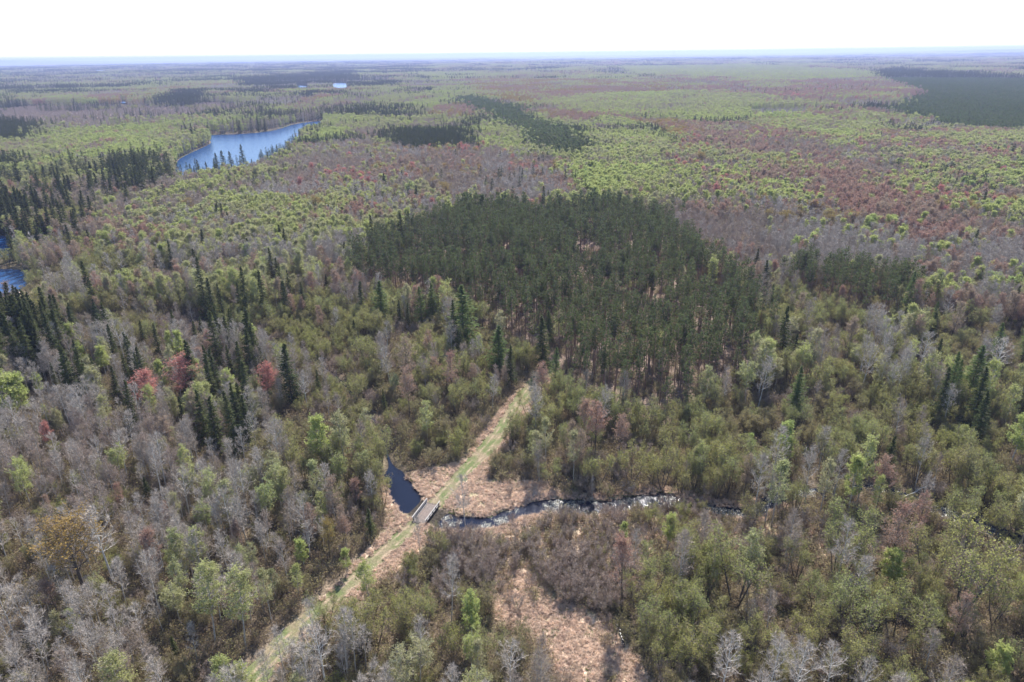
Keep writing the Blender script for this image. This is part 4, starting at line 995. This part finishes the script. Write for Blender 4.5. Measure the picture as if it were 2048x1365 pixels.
parts_ = [populate(60, 300, 1.9), populate(300, 950, 3.0, 1.0), populate(950, 2600, 5.4, 1.08)]
SXF = None
PX, PY, PK, PS, PZ = [np.concatenate([p_[k] for p_ in parts_]) for k in range(5)]
PZZ = gheight(PX, PY)
print('trees', len(PX), [len(p_[0]) for p_ in parts_])
HH = np.array([KINDS[a][6] for a in KL])
qx, qy, qd = project(np.stack([PX, PY, PZZ+HH[PK]*PS*.5], 1))
inframe = (qx > -15) & (qx < 2063) & (qy > 60) & (qy < 1390)
app = HH[PK]*PS/qd
# phrases that say where in the photograph a tree of the wood stands (at most nine words)
def lcr(px, a, b): return 'left' if px < a else 'middle' if px < b else 'right'
def place_phrase(px, py, zn):
    if zn == 'plantation':
        return 'in the central plantation, '+('back' if py < 500 else 'middle' if py < 620 else 'front')+' '+('left' if px < 860 else 'left of the trail' if px < 1090 else 'right of the trail' if px < 1280 else 'right')
    if zn == 'smallgrove': return 'in the small dark grove right of the plantation'
    if zn == 'densepine': return 'in the dense conifer patch behind the plantation'
    if zn == 'youngpine': return 'in the long pine strip far behind the plantation'
    if zn == 'bigplantation': return 'in the big dark plantation at the right edge'
    if zn == 'thicket': return 'in the bare brown thicket beside the tan meadow'
    if zn == 'spruceclump': return 'in the dense spruce clump at the left edge'
    if zn == 'creekshrub': return ('by the near pond at the left edge' if px < 300 else 'in the low brush before the creek, '+lcr(px, 1200, 1600))
    if zn == 'meadow': return 'on the tan grass meadow'
    if zn == 'clear': return 'on the dead grass beside the trail'
    if zn == 'shrubleft': return 'in the upper creek thicket, '+lcr(px, 400, 600)+' part'
    if zn == 'marsh': return 'on the brown marsh beyond the lake'
    if zn in ('barewood', 'barefront'):
        return 'in the bare wood, '+('left edge' if px < 220 else 'middle' if px < 460 else 'trail side')+(', bottom' if py > 1230 else ', lower half' if py > 1100 else ', upper half' if py > 970 else ', top')
    if zn == 'barefrontright': return 'in the pale bare clump at the bottom edge'
    if zn == 'sprucemix': return ('above' if py < 780 else 'below')+' the red maples, '+('left edge' if px < 180 else 'left' if px < 330 else 'middle' if px < 480 else 'right')
    if py < 300: return 'in the far woods '+('beyond the lake' if px < 700 else 'behind the plantation' if px < 1350 else 'on the right')
    side = 'far left' if px < 260 else 'left' if px < 720 else 'centre' if px < 1120 else 'right' if px < 1560 else 'far right'
    if py < 470: return 'in the woods beyond the plantation, '+side
    if py < 700: return 'in the woods beside the plantation, '+side
    if py < 1000:
        if px < 960: return 'left of the trail above the pool, '+('upper part' if py < 830 else 'lower part')
        return 'between plantation and creek, '+('beside the trail' if px < 1180 else 'middle' if px < 1560 else 'right' if px < 1850 else 'right edge')+(', upper part' if py < 860 else ', lower part')
    if px < 1000: return 'below the bridge, '+('left of the trail' if px < 700 else 'left of the meadow')+(', bottom' if py > 1200 else '')
    return 'in the lower right wood, '+('by the meadow' if px < 1380 else 'middle' if px < 1720 else 'right edge')+(', bottom' if py > 1230 else ', top' if py < 1120 else '')
LOOK = {'pine_tree': 'dark tufted pine', 'young_pine': 'young green pine', 'spruce_tree': 'dark pointed spruce', 'tamarack_tree': 'feathery green tamarack',
 'bare_aspen': 'leafless grey aspen', 'birch_tree': 'slim mauve budding birch', 'white_limbed_aspen': 'leafless white limbed aspen', 'leafing_aspen': 'pale yellow green aspen', 'poplar_tree': 'bright lime poplar',
 'red_maple': 'red flowering maple', 'budding_maple': 'reddish brown maple', 'oak_tree': 'golden brown oak', 'willow_tree': 'round olive willow', 'alder_bush': 'olive green alder', 'bare_bush': 'leafless brown bush'}
def size_word(s, lo, hi, sx): return ('small' if s < lo+(hi-lo)/3 else 'tall' if s > hi-(hi-lo)/3 else 'medium')+(' slim' if sx < .96 else ' broad' if sx > 1.07 else '')
indiv = np.zeros(len(PX), bool)
for k, kn in enumerate(KL):
    q = np.where((PK == k) & inframe)[0]; q = q[np.argsort(-app[q])][:300-HC.get(kn, 0)]; indiv[q] = True
gpx, gpy, _ = project(np.stack([PX, PY, PZZ], 1))
for i in np.where(indiv)[0]:
    kn = KL[PK[i]]; ph = place_phrase(gpx[i], gpy[i], PZ[i])
    sx = random.uniform(.88, 1.15); wide = 1+(.32 if KINDS[kn][0] is decid else .55 if kn == 'young_pine' else .25 if kn == 'spruce_tree' else 0)*min(1, max(0, (math.hypot(PX[i], PY[i])-250)/350)); lb = size_word(PS[i], *MIX.get(PZ[i], (0, .4, .8))[1:3], sx)+' '+LOOK[kn]+' '+ph
    plant(kn, PX[i], PY[i], PZZ[i], PS[i], random.uniform(0, 6.28), lb, lb, sx*wide)
STUFFN = {'pine_tree': 'pine_wood', 'young_pine': 'young_pine_wood', 'spruce_tree': 'spruce_wood', 'tamarack_tree': 'tamarack_wood', 'bare_aspen': 'bare_aspen_wood', 'birch_tree': 'birch_wood', 'white_limbed_aspen': 'pale_aspen_wood', 'leafing_aspen': 'leafing_aspen_wood',
 'poplar_tree': 'poplar_wood', 'red_maple': 'red_maple_wood', 'budding_maple': 'budding_maple_wood', 'oak_tree': 'oak_wood', 'willow_tree': 'willow_thicket', 'alder_bush': 'alder_thicket', 'bare_bush': 'bare_thicket'}
for k, kn in enumerate(KL):
    q = np.where((PK == k) & ~indiv)[0]
    if not len(q): continue
    cc = coll(kn+'_all'); nf = len(FULL[kn].objects)
    for a, o in enumerate(FULL[kn].objects): o.name = 'a_full_%d_%s' % (a, kn); cc.objects.link(o)
    for a, o in enumerate(FULL[kn+'_simple'].objects): o.name = 'b_simple_%d_%s' % (a, kn); cc.objects.link(o)
    dist = np.hypot(PX[q], PY[q]); idx = rng.integers(0, nf, len(q))+np.where(dist > 380, nf, 0)
    s = PS[q]; sx = s*rng.uniform(.88, 1.15, len(q))*(1+(.32 if KINDS[kn][0] is decid else .55 if kn == 'young_pine' else .25 if kn == 'spruce_tree' else 0)*np.clip((dist-250)/350, 0, 1))
    scatter_obj(STUFFN[kn], np.stack([PX[q], PY[q], PZZ[q]], 1), np.stack([rng.normal(0, .03, len(q)), rng.normal(0, .03, len(q)), rng.uniform(0, 6.28, len(q))], 1), np.stack([sx, sx, s], 1), idx, cc,
                'mass of '+LOOK[kn]+' trees filling the more distant woods', 'woodland')

# the far country: blocks of wood, each a patch of many crowns
FARK = {'a_lime': A_(poplar_tree=20, leafing_aspen=30, birch_tree=8), 'b_red': A_(budding_maple=34, birch_tree=18, leafing_aspen=6), 'c_grey': A_(birch_tree=30, bare_aspen=14, leafing_aspen=8, spruce_tree=5), 'd_dark': A_(spruce_tree=46, birch_tree=6), 'e_gold': A_(oak_tree=10, budding_maple=16, leafing_aspen=24)}
cfar = coll('far_blocks'); r = np.random.default_rng(99); FB = 60.0; fnames = []
mats_all = []; mi_of = {}
for kn in KL:
    mi_of[kn] = len(mats_all); bk, tw_, lf = KINDS[kn][2:5]; mats_all += [MB[bk], MB[tw_], ML[lf]]
for fk, mix in FARK.items():
    ks = list(mix); ws = np.array(list(mix.values()), float); ws /= ws.sum()
    for v in range(2):
        VV, FF, MM = [], [], []; nn = 0
        for a in range(7):
            for b in range(7):
                kn = r.choice(ks, p=ws); V, Fq, Mi = LOWM[kn][r.integers(0, len(LOWM[kn]))]
                sel = r.random(len(Fq)) < .6; Fq = Fq[sel]; Mi = Mi[sel]
                s = r.uniform(1.05, 1.45); th = r.uniform(0, 6.28); c_, s_ = math.cos(th)*s*1.25, math.sin(th)*s*1.25
                U = np.stack([V[:, 0]*c_-V[:, 1]*s_+(a-3)*FB/7+r.uniform(-3, 3), V[:, 0]*s_+V[:, 1]*c_+(b-3)*FB/7+r.uniform(-3, 3), V[:, 2]*s], 1)
                VV.append(U); FF.append(Fq+nn); MM.append(Mi+mi_of[kn]); nn += len(U)
        me = to_mesh('block', np.vstack(VV), np.vstack(FF), np.concatenate(MM), mats_all)
        cfar.objects.link(bpy.data.objects.new('%s_%d' % (fk, v), me))
hw = math.tan(R(41)); bx, by, bi, bsz = [], [], [], []
for r0_, r1_, st in ((2550, 6000, 60.0), (6000, 13000, 110.0)):
    X, Y = np.meshgrid(np.arange(-r1_, r1_, st), np.arange(0, r1_, st)); X = X.ravel(); Y = Y.ravel(); X = X+rng.uniform(-.3, .3, len(X))*st; Y = Y+rng.uniform(-.3, .3, len(Y))*st
    rr = np.hypot(X, Y); k = (rr >= r0_) & (rr < r1_) & (np.abs(X) < hw*Y+60); X, Y = X[k], Y[k]
    zn = far_zone(X, Y, zones_of(X, Y))
    code = np.select([np.isin(zn, ['far1', 'limegrove', 'leftgreen']), np.isin(zn, ['far2', 'reds']), np.isin(zn, ['far4', 'darkpatch', 'bigplantation']), np.isin(zn, ['far5', 'golds'])], [0, 1, 3, 4], 2)
    ok = np.ones(len(X), bool)
    for n_, P in WATER_W[3:]:
        c_ = P.mean(0); ok &= np.hypot(X-c_[0], Y-c_[1]) > np.hypot(P[:, 0]-c_[0], P[:, 1]-c_[1]).max()+35
        # keep the near shore low so that the water shows
        dr = c_/np.linalg.norm(c_)
        for d_ in (60, 120, 190, 260, 340): ok &= np.hypot(X+dr[0]*d_-c_[0], Y+dr[1]*d_-c_[1]) > np.abs((P-c_)@np.array([dr[1], -dr[0]])).max()+30
    bx.append(X[ok]); by.append(Y[ok]); bi.append((code*2+rng.integers(0, 2, len(X)))[ok]); bsz.append(np.full(ok.sum(), st/60))
bx, by, bi, bsz = map(np.concatenate, (bx, by, bi, bsz)); N = len(bx); print('far blocks', N)
zs = rng.uniform(.85, 1.15, N)*np.where(bsz > 1.2, 1.25, 1)
scatter_obj('far_woods', np.stack([bx, by, height(bx, by)], 1), np.stack([0*bx, 0*bx, rng.integers(0, 4, N)*math.pi/2+rng.normal(0, .2, N)], 1), np.stack([bsz*1.08, bsz*1.08, zs], 1), bi, cfar, 'unbroken mixed woods reaching to the hazy skyline', 'woodland')

# ------------------------------------------------------------------ small far things, fallen logs
M_mast = bark_mat('mast_steel', [(.35, .35, .36), (.4, .4, .4)])
b = ray_to(1347, 114); b = b/np.linalg.norm(b[:2])*9000; mh = float(height(b[:1], b[1:2])[0])
tw = link(bpy.data.objects.new('radio_tower', None)); tw.location = (b[0], b[1], mh); props(tw, 'thin lattice radio mast rising above the skyline', 'tower')
K = MBld(); Ht = 135.0; n_ = 22; zz = np.linspace(0, Ht, n_); leg = [np.array([math.cos(a)*2.0, math.sin(a)*2.0]) for a in (0, 2.09, 4.19)]
for q in range(3):
    P = np.stack([np.full(n_, leg[q][0]), np.full(n_, leg[q][1]), zz], 1); prism(K, P[:-1], P[1:], .35, .35, 0, 4)
    q2 = (q+1) % 3; P2 = np.stack([np.full(n_, leg[q2][0]), np.full(n_, leg[q2][1]), zz], 1); prism(K, P[:-1], P2[1:], .2, .2, 0, 3)
o = link(bpy.data.objects.new('mast', to_mesh('mast', *K.arrays(), [M_mast]))); o.parent = tw
for q in range(3):
    K = MBld()
    for hz in (60, 110, 132): prism(K, np.array([[leg[q][0], leg[q][1], hz]]), np.array([[leg[q][0]*35, leg[q][1]*35, 0]]), .06, .06, 0, 3)
    o = link(bpy.data.objects.new('guy_wire', to_mesh('guy_wire', *K.arrays(), [M_mast]))); o.parent = tw
M_wall = bark_mat('barn_wall', [(.6, .58, .55), (.65, .63, .6)]); M_roof = bark_mat('metal_roof', [(.75, .77, .8), (.8, .8, .8)], 1, .4); M_win = bark_mat('barn_opening', [(.03, .03, .04), (.04, .04, .05)])
def barn(px, py, L_, Wd, Hh, label, rz):
    b = ray_to(px, py); zb = float(height(b[:1], b[1:2])[0])+0
    e = link(bpy.data.objects.new('farm_building', None)); e.location = (b[0], b[1], zb); e.rotation_euler = (0, 0, rz); props(e, label, 'building')
    def prt(nm, V, Fq, M):
        o = link(bpy.data.objects.new(nm, to_mesh(nm, np.array(V, float), np.array(Fq), np.zeros(len(Fq), int), [M]))); o.parent = e; return o
    x0, y0, h1, h2 = L_/2, Wd/2, Hh*.6, Hh
    V = [(-x0, -y0, -1), (x0, -y0, -1), (x0, y0, -1), (-x0, y0, -1), (-x0, -y0, h1), (x0, -y0, h1), (x0, y0, h1), (-x0, y0, h1), (-x0, 0, h2), (x0, 0, h2)]
    prt('wall', V, [(0, 1, 5), (0, 5, 4), (1, 2, 6), (1, 6, 5), (2, 3, 7), (2, 7, 6), (3, 0, 4), (3, 4, 7), (4, 8, 7), (5, 6, 9)], M_wall)
    xo, yo = x0+.6, y0+.6; V = [(-xo, -yo, h1-.2), (xo, -yo, h1-.2), (xo, 0, h2+.15), (-xo, 0, h2+.15), (-xo, yo, h1-.2), (xo, yo, h1-.2), (-xo, -yo, h1), (xo, -yo, h1), (xo, 0, h2+.4), (-xo, 0, h2+.4), (-xo, yo, h1), (xo, yo, h1)]
    prt('roof', V, [(6, 7, 8), (6, 8, 9), (9, 8, 11), (9, 11, 10), (0, 2, 1), (0, 3, 2), (3, 5, 2), (3, 4, 5), (0, 1, 7), (0, 7, 6), (4, 10, 11), (4, 11, 5)], M_roof)
    V = [(-2, -y0-.1, 0), (2, -y0-.1, 0), (2, -y0-.1, h1*.8), (-2, -y0-.1, h1*.8)]
    prt('door', V, [(0, 1, 2), (0, 2, 3)], M_win)
barn(199, 149, 30, 14, 22, 'left white roofed farm building far off at the upper left', .2)
barn(207, 149, 26, 14, 22, 'right white roofed farm building far off at the upper left', .1)
barn(433, 158, 32, 14, 18, 'lone low farm building in the far woods beyond the lake', .1)
def log(pa, pb_, label, r_=.16):
    a = ray_to(*pa); b = ray_to(*pb_); e = link(bpy.data.objects.new('fallen_log', None)); e.location = (a[0], a[1], float(gheight(a[:1], a[1:2])[0])+.7); props(e, label, 'fallen tree')
    d = b-a; d[2] = .9; K = MBld(); t = np.linspace(0, 1, 6)[:, None]; P = d*t+np.random.default_rng(5).normal(0, .08, (6, 3)); rad = r_*(1-.6*t[:, 0])
    prism(K, P[:-1], P[1:], rad[:-1], rad[1:], 0, 7); o = link(bpy.data.objects.new('trunk', to_mesh('trunk', *K.arrays(), [MB['whitebark']], True))); o.parent = e
    K = MBld(); r = np.random.default_rng(8); tt = r.uniform(.5, 1, 14); q = d*tt[:, None]; dd = tilt(nrm(d)[None].repeat(14, 0), np.radians(r.uniform(30, 60, 14)), r, .2); prism(K, q, q+dd*r.uniform(.6, 1.8, 14)[:, None], .03, .008, 0)
    o = link(bpy.data.objects.new('branch', to_mesh('branch', *K.arrays(), [MB['whitebark']]))); o.parent = e
log((122, 1290), (166, 1268), 'pale fallen trunk in the dark gap near the bottom left, the upper one')
log((272, 1293), (204, 1286), 'long white fallen trunk lying across the gap right of the other one')
log((1795, 1005), (1850, 985), 'pale fallen trunk lying beside the dark right hand creek', .12)

# ------------------------------------------------------------------ the air
M, n, out = mat('air'); pv = n.nodes.new('ShaderNodeVolumePrincipled'); pv.inputs['Color'].default_value = (.46, .53, .90, 1)
pv.inputs['Density'].default_value = HAZE_DENSITY; pv.inputs['Anisotropy'].default_value = .2
n.links.new(pv.outputs[0], out.inputs['Volume'])
HZ = float(gz.max())+20; hb = 64000.0; z0, z1 = float(gz.min())-3, max(HZ, 190)
V = [(a*hb, b_*hb, c_) for c_ in (z0, z1) for b_ in (-1, 1) for a in (-1, 1)]
Fq = [(0, 2, 3), (0, 3, 1), (4, 5, 7), (4, 7, 6), (0, 1, 5), (0, 5, 4), (2, 6, 7), (2, 7, 3), (0, 4, 6), (0, 6, 2), (1, 3, 7), (1, 7, 5)]
me = to_mesh('haze', np.array(V, float), np.array(Fq), np.zeros(12, int), [M]); hz = link(bpy.data.objects.new('haze', me)); hz['kind'] = 'stuff'
hz['label'] = 'thin blue air over the whole landscape'
print('haze box', z0, z1, 'objects', len(bpy.data.objects))
